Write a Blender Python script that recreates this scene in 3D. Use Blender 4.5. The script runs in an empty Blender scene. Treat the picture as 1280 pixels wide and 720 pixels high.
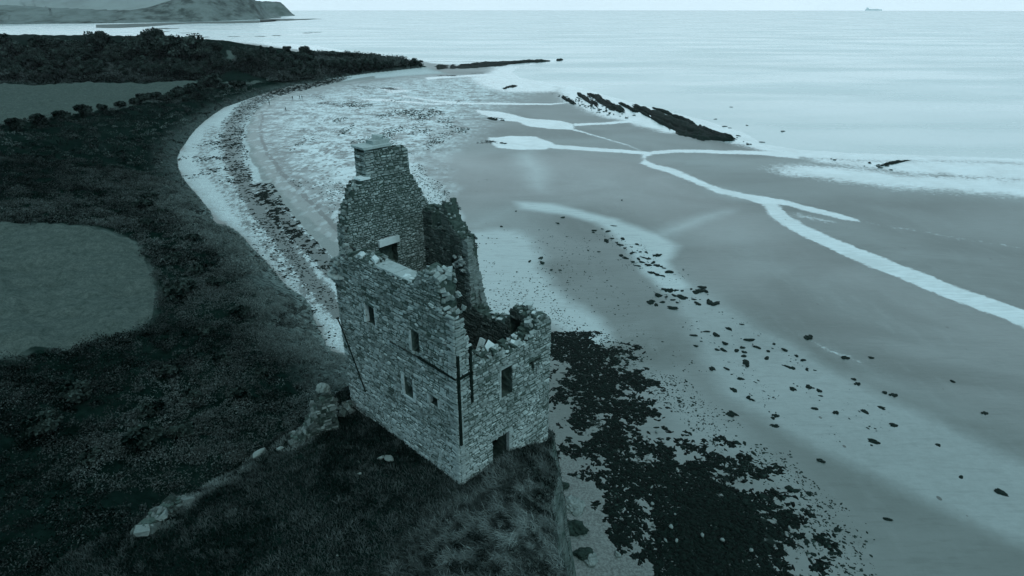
import bpy, bmesh, math, random
import numpy as np
from mathutils import Vector, Matrix, Euler

SC = bpy.context.scene
COL = SC.collection
R = math.radians
random.seed(7)
RNG = np.random.default_rng(11)

# ------------------------------------------------------------------ camera model (metres, sea level z = 0)
FPX, PITCH, CAMH = 760.0, R(24.75), 40.0

def ray(px, py):
    X = (px - 640) / FPX; Y = (py - 360) / FPX
    return (X, math.cos(PITCH) - Y * math.sin(PITCH), -(math.sin(PITCH) + Y * math.cos(PITCH)))

def at(px, py, z=0.0):
    """point of the place at height z seen at this spot of the photograph"""
    r = ray(px, py); t = (z - CAMH) / r[2]
    return (r[0] * t, r[1] * t)

cam = bpy.data.cameras.new('camera'); co = bpy.data.objects.new('camera', cam); COL.objects.link(co)
co.location = (0, 0, CAMH); co.rotation_euler = (math.pi / 2 - PITCH, 0, 0)
cam.sensor_width = 36; cam.lens = FPX / 1280 * 36; cam.clip_start = 0.1; cam.clip_end = 40000
SC.camera = co

# ------------------------------------------------------------------ numeric helpers
def _hash(ix, iy, seed):
    h = (ix.astype(np.int64) * 374761393 + iy.astype(np.int64) * 668265263 + seed * 974711) & 0x7fffffff
    h = ((h ^ (h >> 13)) * 1274126177) & 0x7fffffff
    return ((h ^ (h >> 16)) & 0xffff) / 65535.0

def vnoise(x, y, seed=0):
    ix = np.floor(x); iy = np.floor(y); fx = x - ix; fy = y - iy
    fx = fx * fx * (3 - 2 * fx); fy = fy * fy * (3 - 2 * fy)
    a = _hash(ix, iy, seed); b = _hash(ix + 1, iy, seed); c = _hash(ix, iy + 1, seed); d = _hash(ix + 1, iy + 1, seed)
    return (a * (1 - fx) + b * fx) * (1 - fy) + (c * (1 - fx) + d * fx) * fy

def fbm(x, y, octv=4, seed=0, gain=.5):
    s = 0; a = 1; t = 0
    for k in range(octv):
        s = s + a * vnoise(x * 2 ** k + 17.3 * k, y * 2 ** k - 9.1 * k, seed + k); t += a; a *= gain
    return s / t

def sstep(a, b, x):
    t = np.clip((x - a) / (b - a), 0, 1); return t * t * (3 - 2 * t)

def sdist(P, x, y, closed=True):
    """signed distance to a polygon, positive inside (unsigned for an open line)"""
    P = np.asarray(P, float); n = len(P)
    d2 = np.full(x.shape, 1e18); ins = np.zeros(x.shape, bool)
    for i in range(n if closed else n - 1):
        ax, ay = P[i]; bx, by = P[(i + 1) % n]
        ex, ey = bx - ax, by - ay
        wx, wy = x - ax, y - ay
        t = np.clip((wx * ex + wy * ey) / (ex * ex + ey * ey + 1e-12), 0, 1)
        d2 = np.minimum(d2, (wx - t * ex) ** 2 + (wy - t * ey) ** 2)
        if closed:
            c = (ay > y) != (by > y)
            with np.errstate(divide='ignore', invalid='ignore'):
                ins ^= c & (x < (bx - ax) * (y - ay) / (by - ay if by != ay else 1e-12) + ax)
    d = np.sqrt(d2)
    return np.where(ins, d, -d) if closed else d

def lp(x, y):                                   # log-polar plan of the shore: softness of an edge grows with distance
    x = np.asarray(x, float); y = np.asarray(y, float)
    return np.arctan2(x, y), np.log(np.hypot(x, y))

def poly(px, z=0.0):
    return [at(a, b, z) for a, b in px]

def ribbon(px, widths):
    """outline of a channel from its centre line and widths as seen"""
    P = np.array(px, float); W = np.broadcast_to(np.array(widths, float), (len(P),)) / 2
    T = np.gradient(P, axis=0); T /= np.linalg.norm(T, axis=1)[:, None]
    Nn = np.stack([-T[:, 1], T[:, 0]], 1)
    return [at(*q) for q in np.concatenate([P + Nn * W[:, None], (P - Nn * W[:, None])[::-1]])]

def soft(P, x, y, s=.02, closed=True):
    """0..1 mask of a ground outline, .5 on the edge"""
    u, v = lp(x, y); Q = np.stack(lp(*np.array(P).T), 1)
    m = 3 * s; out = np.zeros(x.shape)
    b = (u > Q[:, 0].min() - m) & (u < Q[:, 0].max() + m) & (v > Q[:, 1].min() - m) & (v < Q[:, 1].max() + m)
    if b.any():
        out[b] = np.clip(sdist(Q, u[b], v[b], closed) / s * .5 + .5, 0, 1)
    return out

# ------------------------------------------------------------------ outlines of the shore, traced on the ground
COAST = [(534,84),(500,88),(462,92),(440,95),(412,99),(390,104),(370,106),(348,112),(322,120),(300,128),(280,135),(268,143),(256,152),(245,162),
         (237,172),(232,180),(226,188),(222,198),(223,210),(228,222),(238,235),(248,246),(256,256),(264,266),(268,278),(280,287),(297,290),(306,300),
         (316,312),(330,325),(345,343),(352,352),(362,362),(378,370),(388,383),(393,400),(400,416),(408,432),(414,440),(434,446)]
BACK = [(-200,46),(0,47),(160,48),(260,51),(300,55),(335,61),(390,69),(430,69),(470,72),(520,78)]
LAND = poly(BACK, .4) + poly(COAST, .4) + [(-15,57),(-7,50),(0,44.5),(4.2,38),(5,32),(5.3,24),(6,12),(7,0),(8,-60),(-3000,-60)]
SEA = poly([(-400,46.5),(-200,45),(0,45),(160,45),(230,46.5),(290,48),(340,53),(400,58),(430,63),(480,69),(530,74.5),(600,75),(700,73.5),(690,78),(650,83),(640,90),(650,97),(690,104),
            (725,109),(760,120),(790,128),(830,138),(880,150),(930,166),(955,180),(1000,187),(1060,191),(1120,193),(1300,199),(1500,205)])
SEA = SEA + [(3500, 260), (9000, 9000), (-9000, 9000), (-6000, 1200)]
KNOLL = [(2.7,-20),(2.6,21),(2.7,26),(2.6,30),(2.9,32.4),(.2,36),(-4.8,40.6),(-6.5,41),(-11.8,36),(-12.5,34.4),(-14.6,31.2),(-17.4,26.6),(-20.6,23.8),(-30,14),(-42,-20)]

def terrain(x, y, fine=True):
    x = np.asarray(x, float); y = np.asarray(y, float)
    dl = sdist(LAND, x, y)
    ds = sdist(SEA, x, y)
    amp = 8.0 - 3.5 * sstep(110, 320, y)
    und = (fbm(x * .045, y * .045, 3, 5) - .5) * 3.2 + (fbm(x * .2, y * .2, 5, 9, .58) - .5) * 3.6
    dd = np.maximum(dl, 0)
    land = .35 + amp * (1 - np.exp(-dd / 13)) + und * (1 - np.exp(-dd / 10)) + .03 * np.minimum(dd, 60)
    beach = np.where(ds > 0, -1.2 * (1 - np.exp(-ds / 60)) - .05, .03 + .3 * (1 - np.exp(ds / 25)))
    beach = beach + .25 * np.exp(np.minimum(dl, 0) / 4) + (fbm(x * .3, y * .3, 3, 31) - .5) * .10 * np.exp(np.minimum(dl, 0) / 12)
    z = np.where(dl > 0, np.maximum(land, beach), beach)
    # castle knoll
    near = (y < 75) & (x > -70) & (x < 30)
    if near.any():
        xn, yn = x[near], y[near]
        wob = (fbm(xn * .35, yn * .35, 3, 71) - .5) * 1.3
        dk = sdist(KNOLL, xn, yn) 
        dk = dk + wob * np.where(xn > -6, .9, 1.3)
        top = 15.9 - .95 * sstep(-.5, 2.6, xn) - .5 * sstep(-9, -17, xn) - .045 * np.maximum(0, 25 - yn) + (fbm(xn * .5, yn * .5, 4, 3) - .5) * .5
        cliff = sstep(-9, -4, xn)
        slope = 1.5 + 6.0 * cliff
        drop = np.maximum(0, -dk) * slope
        drop = np.where(dk < 0, drop, 0) + .35 * np.exp(-np.maximum(dk, 0) / .5) * (dk > 0) + np.where(dk <= 0, .35, 0)
        ledge = (fbm(xn * .9, yn * .9, 3, 77) - .5) * 1.6 * sstep(.5, 4, drop)
        kz = top - drop + ledge
        z = z.copy(); z[near] = np.maximum(z[near], kz)
    return z

def hit(px, py, lift=0.0):
    r = ray(px, py)
    t = np.concatenate([np.arange(15, 140, .12), np.geomspace(140, 3500, 2500)])
    X = r[0] * t; Y = r[1] * t; Z = CAMH + r[2] * t
    i = int(np.argmax(Z <= terrain(X, Y) + lift))
    return Vector((X[i], Y[i], float(terrain(X[i:i+1], Y[i:i+1])[0])))

def gz(x, y):
    return float(terrain(np.array([x], float), np.array([y], float))[0])

# ------------------------------------------------------------------ materials
def T(l, k=1.0):                                # the cold slate tint that everything on this shore shares
    t = min(1, max(0, (l - .004) / .11)); r_ = .14 + .47 * t ** .36 + .02 * t + .05 * min(1, l / .4)
    return (l * (1 - (1 - r_) * k), l * (1 + .01 * k), l * (1 + (-.16 + .12 * t + .10 * min(1, l / .4)) * k), 1)

class NT:
    def __init__(s, name):
        s.m = bpy.data.materials.new(name); s.m.use_nodes = True
        s.t = s.m.node_tree; s.b = s.t.nodes['Principled BSDF']
    def n(s, typ, ins={}, **kw):
        o = s.t.nodes.new(typ)
        for k, v in kw.items(): setattr(o, k, v)
        for k, v in ins.items():
            s.set(o.inputs[k], v)
        return o
    def set(s, sock, v):
        if isinstance(v, bpy.types.NodeSocket): s.t.links.new(v, sock)
        else: sock.default_value = v
    def math(s, op, a, b=0.0, c=None, clamp=False):
        o = s.n('ShaderNodeMath', operation=op, use_clamp=clamp)
        s.set(o.inputs[0], a); s.set(o.inputs[1], b)
        if c is not None: s.set(o.inputs[2], c)
        return o.outputs[0]
    def mix(s, f, a, b):
        o = s.n('ShaderNodeMix', data_type='RGBA')
        s.set(o.inputs[0], f); s.set(o.inputs[6], a); s.set(o.inputs[7], b); return o.outputs[2]
    def mixf(s, f, a, b):
        o = s.n('ShaderNodeMix', data_type='FLOAT')
        s.set(o.inputs[0], f); s.set(o.inputs[2], a); s.set(o.inputs[3], b); return o.outputs[0]
    def ramp(s, f, a, b):
        o = s.n('ShaderNodeMapRange', {0: f, 1: a, 2: b}, interpolation_type='SMOOTHSTEP'); return o.outputs[0]
    def attr(s, name):
        return s.n('ShaderNodeAttribute', attribute_name=name).outputs['Fac']
    def pos(s, scale=(1, 1, 1), rot=(0, 0, 0)):
        c = s.n('ShaderNodeTexCoord')
        return s.n('ShaderNodeMapping', {'Vector': c.outputs['Object'], 'Scale': scale, 'Rotation': rot}).outputs[0]
    def noise(s, v, scale, detail=6, rough=.6, dist=0):
        return s.n('ShaderNodeTexNoise', {'Vector': v, 'Scale': scale, 'Detail': detail, 'Roughness': rough, 'Distortion': dist}).outputs[0]
    def voro(s, v, scale, feature='F1'):
        return s.n('ShaderNodeTexVoronoi', {'Vector': v, 'Scale': scale}, feature=feature)
    def bump(s, h, strength, dist=.05):
        o = s.n('ShaderNodeBump', {'Height': h, 'Strength': strength, 'Distance': dist})
        s.t.links.new(o.outputs[0], s.b.inputs['Normal'])
    def out(s, col, rough=.8, spec=.3):
        s.set(s.b.inputs['Base Color'], col); s.set(s.b.inputs['Roughness'], rough); s.set(s.b.inputs['Specular IOR Level'], spec)
        return s.m

def mat_tone(name, lo, hi, rough=.85, spec=.2, nscale=3.0, namt=.35, bump=0.0):
    """base colour from the mesh's own 'tone' (each stone / leaf / blade has one) with grain on top"""
    m = NT(name); p = m.pos(); t = m.attr('tone')
    n = m.noise(p, nscale, 8, .65)
    f = m.math('ADD', t, m.math('MULTIPLY', m.math('SUBTRACT', n, .5), namt * 2), clamp=True)
    if bump: m.bump(n, bump, .06)
    return m.out(m.mix(f, T(lo), T(hi)), rough, spec)

def mat_flat(name, l, rough=.7, spec=.3, var=.4, nscale=4):
    m = NT(name); n = m.noise(m.pos(), nscale, 8, .65)
    return m.out(m.mix(m.ramp(n, .3, .7), T(l * (1 - var)), T(l * (1 + var))), rough, spec)

def mat_stone(name, lo, hi, lichen=.25):
    m = NT(name); p = m.pos(); t = m.attr('tone')
    n = m.noise(p, 5, 9, .7); big = m.noise(p, .45, 5, .6)
    streak = m.noise(m.pos((2.2, 2.2, .28)), 1.0, 6, .6)
    f = m.math('ADD', t, m.math('MULTIPLY', m.math('SUBTRACT', n, .5), .9), clamp=True)
    c = m.mix(f, T(lo), T(hi))
    c = m.mix(m.math('MULTIPLY', m.ramp(big, .5, .75), .45), c, T(lo * .65))            # damp and moss
    c = m.mix(m.math('MULTIPLY', m.ramp(streak, .56, .75), .45), c, T(lo * .6))        # rain streaks
    c = m.mix(m.math('MULTIPLY', m.ramp(m.noise(p, 2.1, 9, .75), .62, .7), lichen), c, T(hi * 1.35))
    m.bump(n, .6, .05)
    return m.out(c, .9, .15)

M = {}
M['stone'] = mat_stone('rubble_stone', .034, .27)
M['inner'] = mat_stone('shaded_inner_stone', .010, .10, .06)  # darker than the outer stone: shade of the enclosed interior put into the colour
M['mortar'] = mat_flat('lime_mortar', .045, .95, .1)
M['dressed'] = mat_stone('dressed_stone', .13, .34)
M['bleached'] = mat_stone('bleached_stone', .2, .42)
M['iron'] = mat_flat('strip_and_cable', .007, .8, .05)
M['fragment'] = mat_stone('weathered_fragment_stone', .014, .17, .2)
M['dark'] = mat_flat('soot_dark_stone', .006, .95, .05)
M['rock'] = mat_tone('shore_rock', .006, .03, .75, .05, 2.5, .4, .8)
M['weedrock'] = mat_tone('weed_covered_rock', .003, .015, .75, .04, 3, .4, .8)
M['palerock'] = mat_tone('pale_shore_rock', .035, .16, .8, .2, 2.5, .5, .6)
M['weed'] = mat_tone('wet_seaweed', .0015, .012, .7, .03, 2.5, .5, .4)
M['grass'] = mat_tone('grass_blades', .003, .17, .9, 0, 1.2, .08)
M['scrub'] = mat_tone('scrub_leaves', .002, .115, .9, 0, .35, .2)
M['leaf'] = mat_tone('tree_leaves', .003, .07, .85, 0, .3, .3)
M['bark'] = mat_flat('bark', .03, .9, .1)
M['cloth_dark'] = mat_flat('dark_cloth', .01, .9, .1)
M['cloth_mid'] = mat_flat('mid_cloth', .05, .9, .1)
M['skin'] = mat_flat('skin', .25, .6, .3, .1)
M['hair'] = mat_flat('hair', .01, .6, .3, .1)
M['hull'] = mat_flat('ship_hull', .4, .6, .3, .1)  # hull colour lightened to paint in its fading with distance
M['white'] = mat_flat('ship_white', .45, .6, .3, .1)

# ------------------------------------------------------------------ mesh builder
def put(name, me, parent=None):
    o = bpy.data.objects.new(name, me); COL.objects.link(o)
    if parent: o.parent = parent
    return o

def tag(o, label=None, cat=None, group=None, kind=None):
    for k, v in (('label', label), ('category', cat), ('group', group), ('kind', kind)):
        if v: o[k] = v
    return o

def empty(name, loc, rz=0):
    o = bpy.data.objects.new(name, None); COL.objects.link(o); o.location = loc; o.rotation_euler.z = rz
    o.empty_display_size = .3
    return o

def np_mesh(name, V, F, mat, tone=None, smooth=False, attrs=None):
    V = np.asarray(V, np.float32); F = np.asarray(F, np.int32)
    me = bpy.data.meshes.new(name)
    me.vertices.add(len(V)); me.vertices.foreach_set('co', V.ravel())
    k = F.shape[1]
    me.loops.add(F.size); me.loops.foreach_set('vertex_index', F.ravel())
    me.polygons.add(len(F)); me.polygons.foreach_set('loop_start', np.arange(0, F.size, k, dtype=np.int32))
    if smooth: me.polygons.foreach_set('use_smooth', np.ones(len(F), bool))
    me.update(calc_edges=True)
    at_ = dict(attrs or {})
    if tone is not None: at_['tone'] = tone
    for kk, v in at_.items():
        a = me.attributes.new(kk, 'FLOAT', 'POINT'); a.data.foreach_set('value', np.asarray(v, np.float32))
    for mm in (mat if isinstance(mat, list) else [mat]): me.materials.append(mm)
    return me

def _ico():
    bm = bmesh.new(); bmesh.ops.create_icosphere(bm, subdivisions=1, radius=1)
    r_ = ([v.co[:] for v in bm.verts], [[v.index for v in f.verts] for f in bm.faces]); bm.free(); return r_
ICO = _ico()

class MB:
    def __init__(s): s.v = []; s.f = []; s.t = []; s.m = []
    def quadbox(s, P, tone, mi=0, skip_back=False):
        """P: 8 points, 0-3 back ring, 4-7 front ring"""
        b = len(s.v); s.v.extend([tuple(p) for p in P]); s.t.extend([tone] * 8)
        q = [(4,5,6,7),(0,1,5,4),(1,2,6,5),(2,3,7,6),(3,0,4,7)]
        if not skip_back: q.append((3,2,1,0))
        for a in q: s.f.append(tuple(b + i for i in a)); s.m.append(mi)
    def box(s, c, h, tone=.5, rot=None, jit=0, mi=0):
        Rm = rot or Matrix.Identity(3); P = []
        for z in (-1, 1):
            for x, y in ((-1,-1),(1,-1),(1,1),(-1,1)):
                p = Vector((x * h[0] * (1 + random.uniform(-jit, jit)), y * h[1] * (1 + random.uniform(-jit, jit)), z * h[2] * (1 + random.uniform(-jit, jit))))
                P.append(Vector(c) + Rm @ p)
        s.quadbox(P, tone, mi)
    def lump(s, c, r, tone, flat=.7, mi=0):
        rot = Euler((random.uniform(-.5, .5), random.uniform(-.5, .5), random.uniform(0, 6.28))).to_matrix()
        h = (r * random.uniform(.8, 1.3), r * random.uniform(.6, 1), r * flat * random.uniform(.6, 1.1))
        if random.random() < .35: s.box(c, (h[0] * .85, h[1] * .85, h[2]), tone, rot, .35, mi); return
        b = len(s.v)
        for v in ICO[0]:
            p = Vector((v[0] * h[0], v[1] * h[1], v[2] * h[2] * 1.15)) * random.uniform(.75, 1.3)
            s.v.append(tuple(Vector(c) + rot @ p)); s.t.append(min(1, max(0, tone + random.uniform(-.1, .1))))
        for f in ICO[1]: s.f.append(tuple(b + i for i in f)); s.m.append(mi)
    def tube(s, pts, rad, n=8, tone=.5, mi=0, cap=True):
        pts = [Vector(p) for p in pts]; b0 = len(s.v)
        rad = rad if hasattr(rad, '__len__') else [rad] * len(pts)
        for i, p in enumerate(pts):
            d = (pts[min(i + 1, len(pts) - 1)] - pts[max(i - 1, 0)]).normalized()
            q = d.orthogonal().normalized(); w = d.cross(q)
            for k in range(n):
                a = 2 * math.pi * k / n
                s.v.append(tuple(p + (q * math.cos(a) + w * math.sin(a)) * rad[i])); s.t.append(tone)
        for i in range(len(pts) - 1):
            for k in range(n):
                s.f.append((b0 + i*n + k, b0 + i*n + (k+1) % n, b0 + (i+1)*n + (k+1) % n, b0 + (i+1)*n + k)); s.m.append(mi)
        if cap:
            s.f.append(tuple(b0 + k for k in reversed(range(n)))); s.m.append(mi)
            s.f.append(tuple(b0 + (len(pts)-1)*n + k for k in range(n))); s.m.append(mi)
    def mesh(s, name, mat, smooth=False):
        me = bpy.data.meshes.new(name); me.from_pydata(s.v, [], s.f)
        for mm in (mat if isinstance(mat, list) else [mat]): me.materials.append(mm)
        me.polygons.foreach_set('material_index', s.m)
        if smooth: me.polygons.foreach_set('use_smooth', [True] * len(s.f))
        a = me.attributes.new('tone', 'FLOAT', 'POINT'); a.data.foreach_set('value', s.t)
        me.update(); return me
    def build(s, name, mat, parent=None, smooth=False):
        return put(name, s.mesh(name, mat, smooth), parent)

# ------------------------------------------------------------------ masonry
class Frame:                                    # a vertical face: point = O + a*u + n*d + z*w
    def __init__(s, O, a, n): s.O = Vector(O); s.a = Vector(a); s.n = Vector(n)
    def p(s, u, d, w): return s.O + s.a * u + s.n * d + Vector((0, 0, w))

def prof(pts):
    xs = [p[0] for p in pts]; ys = [p[1] for p in pts]
    return lambda u: float(np.interp(u, xs, ys))

def core(mb, fr, u0, u1, w0, top, t, openings=(), c=.2, tone=.3, mi=1, jit=.035, layers=3):
    """solid of the wall built from cells; d runs from 0 (outer face) to -t"""
    n = max(1, round((u1 - u0) / c)); cu = (u1 - u0) / n
    hmax = max(top(u0 + (i + .5) * cu) for i in range(n)); k = max(1, math.ceil((hmax - w0) / c))
    S = np.zeros((n + 2, layers + 2, k + 2), bool)
    for i in range(n):
        u = u0 + (i + .5) * cu
        for j in range(layers):
            th = top(u) + random.uniform(-.14, .14)
            for q in range(k):
                w = w0 + (q + .5) * c
                if w > th: continue
                ok = True
                for op in openings:
                    a, b, lo, hi = op[:4]; dep0, dep1 = (op[4] if len(op) > 4 else (0, 1))
                    arch = op[5] if len(op) > 5 else 0
                    dd = (j + .5) / layers
                    hi2 = hi - (arch * (1 - math.sqrt(max(0, 1 - ((u - (a + b) / 2) / ((b - a) / 2)) ** 2))) if arch and a < u < b else 0)
                    if a < u < b and lo < w < hi2 and dep0 <= dd <= dep1: ok = False; break
                if ok: S[i + 1, j + 1, q + 1] = True
    idx = {}
    def V(i, j, q):
        if (i, j, q) not in idx:
            idx[(i, j, q)] = len(mb.v)
            mb.v.append(tuple(fr.p(u0 + i * cu + random.uniform(-jit, jit), -t * j / layers + (random.uniform(-jit, jit) if 0 < j < layers else 0), w0 + q * c + random.uniform(-jit, jit))))
            mb.t.append(tone)
        return idx[(i, j, q)]
    for i, j, q in np.argwhere(S):
        i0, j0, q0 = i - 1, j - 1, q - 1
        def f(*v): mb.f.append(tuple(V(*x) for x in v)); mb.m.append(mi)
        if not S[i-1, j, q]: f((i0,j0,q0),(i0,j0,q0+1),(i0,j0+1,q0+1),(i0,j0+1,q0))
        if not S[i+1, j, q]: f((i0+1,j0,q0),(i0+1,j0+1,q0),(i0+1,j0+1,q0+1),(i0+1,j0,q0+1))
        if not S[i, j-1, q]: f((i0,j0,q0),(i0+1,j0,q0),(i0+1,j0,q0+1),(i0,j0,q0+1))
        if not S[i, j+1, q]: f((i0,j0+1,q0),(i0,j0+1,q0+1),(i0+1,j0+1,q0+1),(i0+1,j0+1,q0))
        if not S[i, j, q+1]: f((i0,j0,q0+1),(i0+1,j0,q0+1),(i0+1,j0+1,q0+1),(i0,j0+1,q0+1))

def face(mb, fr, u0, u1, w0, top, openings=(), d=0.0, sgn=1, hr=(.11, .25), wr=(.15, .56), tone=lambda u, w: .5, mi=0, proud=(.015, .085), quoin=(), var=.17):
    """courses of rubble stones laid on a face, each stone its own block with its own tone"""
    alt = False; w = w0; hmax = max(top(u0 + (u1 - u0) * i / 60) for i in range(61))
    while w < hmax:
        h = random.uniform(*hr); cuts = [(u0, u1)]
        for op in openings:
            a, b, lo, hi = op[:4]
            if w + h * .6 > lo and w + h * .4 < hi:
                cuts = [s for x, y in cuts for s in ((x, min(y, a)), (max(x, b), y)) if s[1] - s[0] > .05]
        for x0, x1 in cuts:
            u = x0 - random.uniform(0, .2) * (x0 != u0)
            u = x0
            while u < x1 - .02:
                wd = random.uniform(*wr) * (1.0 if h > .18 else .85)
                if x1 - (u + wd) < .14: wd = x1 - u
                if any(abs(u - qe) < .02 for qe in quoin): alt = not alt; wd = .62 if alt else .34
                wd = min(wd, x1 - u)
                um = u + wd / 2
                if w + h * .5 < top(um) + random.uniform(-.07, .07):
                    g = random.uniform(.006, .03); pr = random.uniform(*proud)
                    t = tone(um, w) + random.gauss(0, var)
                    if random.random() < .10: t += .35
                    for qe in quoin:
                        if abs(u - qe) < .02: pr = .075; t = t * .4 + .4; g = .01
                    split = h > .21 and random.random() < .3 and wd > .2
                    rows = [(w, h)] if not split else [(w, h * .5), (w + h * .5, h * .5)]
                    for ww, hh in rows:
                        P = []
                        sl = random.uniform(-.035, .035); vo = random.uniform(-.03, .03)
                        for dep, ins in ((-.03, 0), (pr, random.uniform(.02, .04))):
                            for q, (xx, zz) in enumerate(((u + g, ww + g), (u + wd - g, ww + g), (u + wd - g, ww + hh - g), (u + g, ww + hh - g))):
                                ix = ins if q in (0, 3) else -ins; iz = ins if q < 2 else -ins
                                j = .028
                                P.append(fr.p(xx + ix + random.uniform(-j, j), d + sgn * (dep + (random.uniform(-.012, .012) if dep > 0 else 0)), zz + iz * .8 + vo + random.uniform(-j, j) + (sl if q in (1, 2) else -sl) * (dep > 0)))
                        if sgn < 0: P = [P[1], P[0], P[3], P[2], P[5], P[4], P[7], P[6]]
                        mb.quadbox(P, min(max(t + random.uniform(-.05, .05), 0), 1), mi, True)
                u += wd
        w += h

def crest(mb, fr, u0, u1, top, t, step=.26, r=(.09, .22), tone=(.3, .8), mi=0, drop=1.2):
    """loose broken stones along the wall head and down its broken steps"""
    u = u0; dens = drop
    while u < u1:
        for k in range(max(2, int(t / .28))):
            d = -t * (k + random.uniform(.2, .8)) / max(2, int(t / .28))
            uu = u + random.uniform(0, step)
            if random.random() < .8:
                mb.lump(fr.p(uu, d, top(min(uu, u1)) + random.uniform(-.1, .06)), random.uniform(*r), random.uniform(*tone), .7, mi)
        dh = top(min(u + step, u1)) - top(u)
        if abs(dh) > .3:
            for q in range(int(abs(dh) / .16 * dens)):
                f = random.random(); d = -random.uniform(.03, t - .03)
                mb.lump(fr.p(u + step * f, d, top(u) + dh * f + random.uniform(-.05, .05)), random.uniform(*r), random.uniform(*tone) * .8, .7, mi)
        u += step

# ------------------------------------------------------------------ ruined tower
ANG = R(46.0)
UD = Vector((-math.sin(ANG), math.cos(ANG), 0)); VD = Vector((math.cos(ANG), math.sin(ANG), 0))
ax, ay = at(577, 605, 16.0)
A0 = Vector((ax, ay, 16.0))
LEN, WID, TH = 11.05, 7.3, 1.15

def uvw(px, py, axis, val):
    r = Vector(ray(px, py)); n = VD if axis == 'v' else UD
    c = Vector((0, 0, CAMH)) - A0
    t = (val - c.dot(n)) / r.dot(n); P = c + r * t
    return P.dot(UD), P.dot(VD), P.z

def opening(px, axis, val, **kw):
    """rectangle (along, along, low, high) from two corners seen on a face"""
    (a, b, c, d) = px; P = uvw(a, b, axis, val); Q = uvw(c, d, axis, val); k = 0 if axis == 'v' else 1
    return (min(P[k], Q[k]), max(P[k], Q[k]), min(P[2], Q[2]), max(P[2], Q[2]))

tower = empty('ruined_tower', A0)
tag(tower, 'roofless grey stone castle tower with broken walls and tall gable chimney on the grassy knoll', 'castle')
O = Vector((0, 0, 0))

def rect(px4, axis, val):
    """u/v range and height range from the four seen corners of an opening"""
    k = 0 if axis == 'v' else 1
    Q = [uvw(x, y, axis, val) for x, y in px4]
    us = sorted(q[k] for q in Q); ws = sorted(q[2] for q in Q)
    return ((us[0] + us[1]) / 2, (us[2] + us[3]) / 2, (ws[0] + ws[1]) / 2, (ws[2] + ws[3]) / 2)

# long wall on the landward side (outer face v = 0)
left_top = prof([(0, 8.9), (.12, 10.3), (.7, 10.5), (.95, 10.9), (1.05, 12.0), (1.3, 12.2), (1.9, 12.25), (2.7, 11.9), (2.9, 11.3), (3.3, 11.15), (5.9, 11.0), (6.6, 11.2), (7.1, 11.3), (8.2, 11.25), (8.6, 10.9), (9.4, 11.1), (9.6, 10.7), (10.6, 10.5), (10.8, 9.9), (11.05, 9.8)])
W1 = rect([(457, 379), (469, 385), (458, 403), (469, 407)], 'v', 0)
W2 = rect([(514, 413), (524, 418), (515, 438), (524, 442)], 'v', 0)
W3 = rect([(506, 469), (517, 475), (506, 492), (517, 498)], 'v', 0)
W4 = rect([(537, 493), (548, 499), (538, 504), (548, 509)], 'v', 0)
W5 = (10.0, 10.35, 6.0, 6.25)
lop = [W1 + ((0, .7),), W2 + ((0, .34),), W3 + ((0, .67),), W4 + ((0, .7),)]
mb = MB(); fr = Frame(O, UD, -VD)
core(mb, fr, TH + .01, LEN, -2.2, left_top, TH, lop)
ltone = lambda u, w: .46 + .14 * math.sin(u * 1.3 + w) * .5 + (.18 if w < 2.4 else 0) - (.1 if w > 8.2 else 0)
face(mb, fr, 0, LEN, -2.2, left_top, lop, tone=ltone, quoin=(0,))
face(mb, fr, TH, LEN - .8, 2.2, left_top, d=-TH, sgn=-1, tone=lambda u, w: .4, mi=2)
crest(mb, fr, .2, LEN - .2, left_top, TH)
# far end of the long wall (short return at the gable)
fe = Frame(O + UD * LEN, VD, UD)
face(mb, fe, 0, TH, -2.2, prof([(0, 9.8), (TH, 9.8)]), tone=lambda u, w: .4)
wall_a = mb.build('wall', [M['stone'], M['mortar'], M['inner']], tower)

# end wall towards the camera (outer face u = 0) with door, tall window and slots
right_top = prof([(0, 10.2), (.3, 10.25), (.55, 9.6), (.75, 9.0), (.9, 8.5), (1.0, 7.9), (1.2, 7.5), (1.6, 7.45), (1.9, 7.0), (2.4, 7.1), (2.8, 7.3), (3.1, 7.0), (3.3, 6.75), (4.3, 6.85), (4.9, 6.95), (5.7, 7.0), (6.0, 7.3), (6.3, 7.9), (6.7, 8.0), (7.0, 7.7), (7.3, 7.6)])
DOOR = rect([(616, 549), (636, 540), (616, 588), (636, 574)], 'u', 0)
TW = rect([(626, 463), (640, 455), (626, 499), (640, 490)], 'u', 0)
SLOT = rect([(661, 454), (676, 444), (661, 457), (676, 447)], 'u', 0)
SLOTV = rect([(664.5, 452), (667.5, 450), (664.5, 463), (667.5, 461)], 'u', 0)
DOOR = (DOOR[0], DOOR[1], -.6, DOOR[3])
rop = [DOOR + ((0, 1),), TW + ((0, 1),), SLOT + ((0, .5),), SLOTV + ((0, .5),)]
mb = MB(); fr2 = Frame(O, VD, -UD)
core(mb, fr2, 0, WID, -2.8, right_top, TH, rop)
rtone = lambda u, w: .48 + .1 * math.sin(u * 1.7 - w * .8) + (.08 if w < 3 else 0)
face(mb, fr2, 0, WID, -2.8, right_top, rop, tone=rtone, hr=(.11, .22), wr=(.18, .6), quoin=(0,))
face(mb, fr2, TH, WID - 1, 2.2, right_top, [DOOR, TW], d=-TH, sgn=-1, tone=lambda u, w: .4, mi=2)
crest(mb, fr2, .1, WID, right_top, TH, tone=(.35, .95))
mb.build('wall', [M['stone'], M['mortar'], M['inner']], tower)

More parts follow.
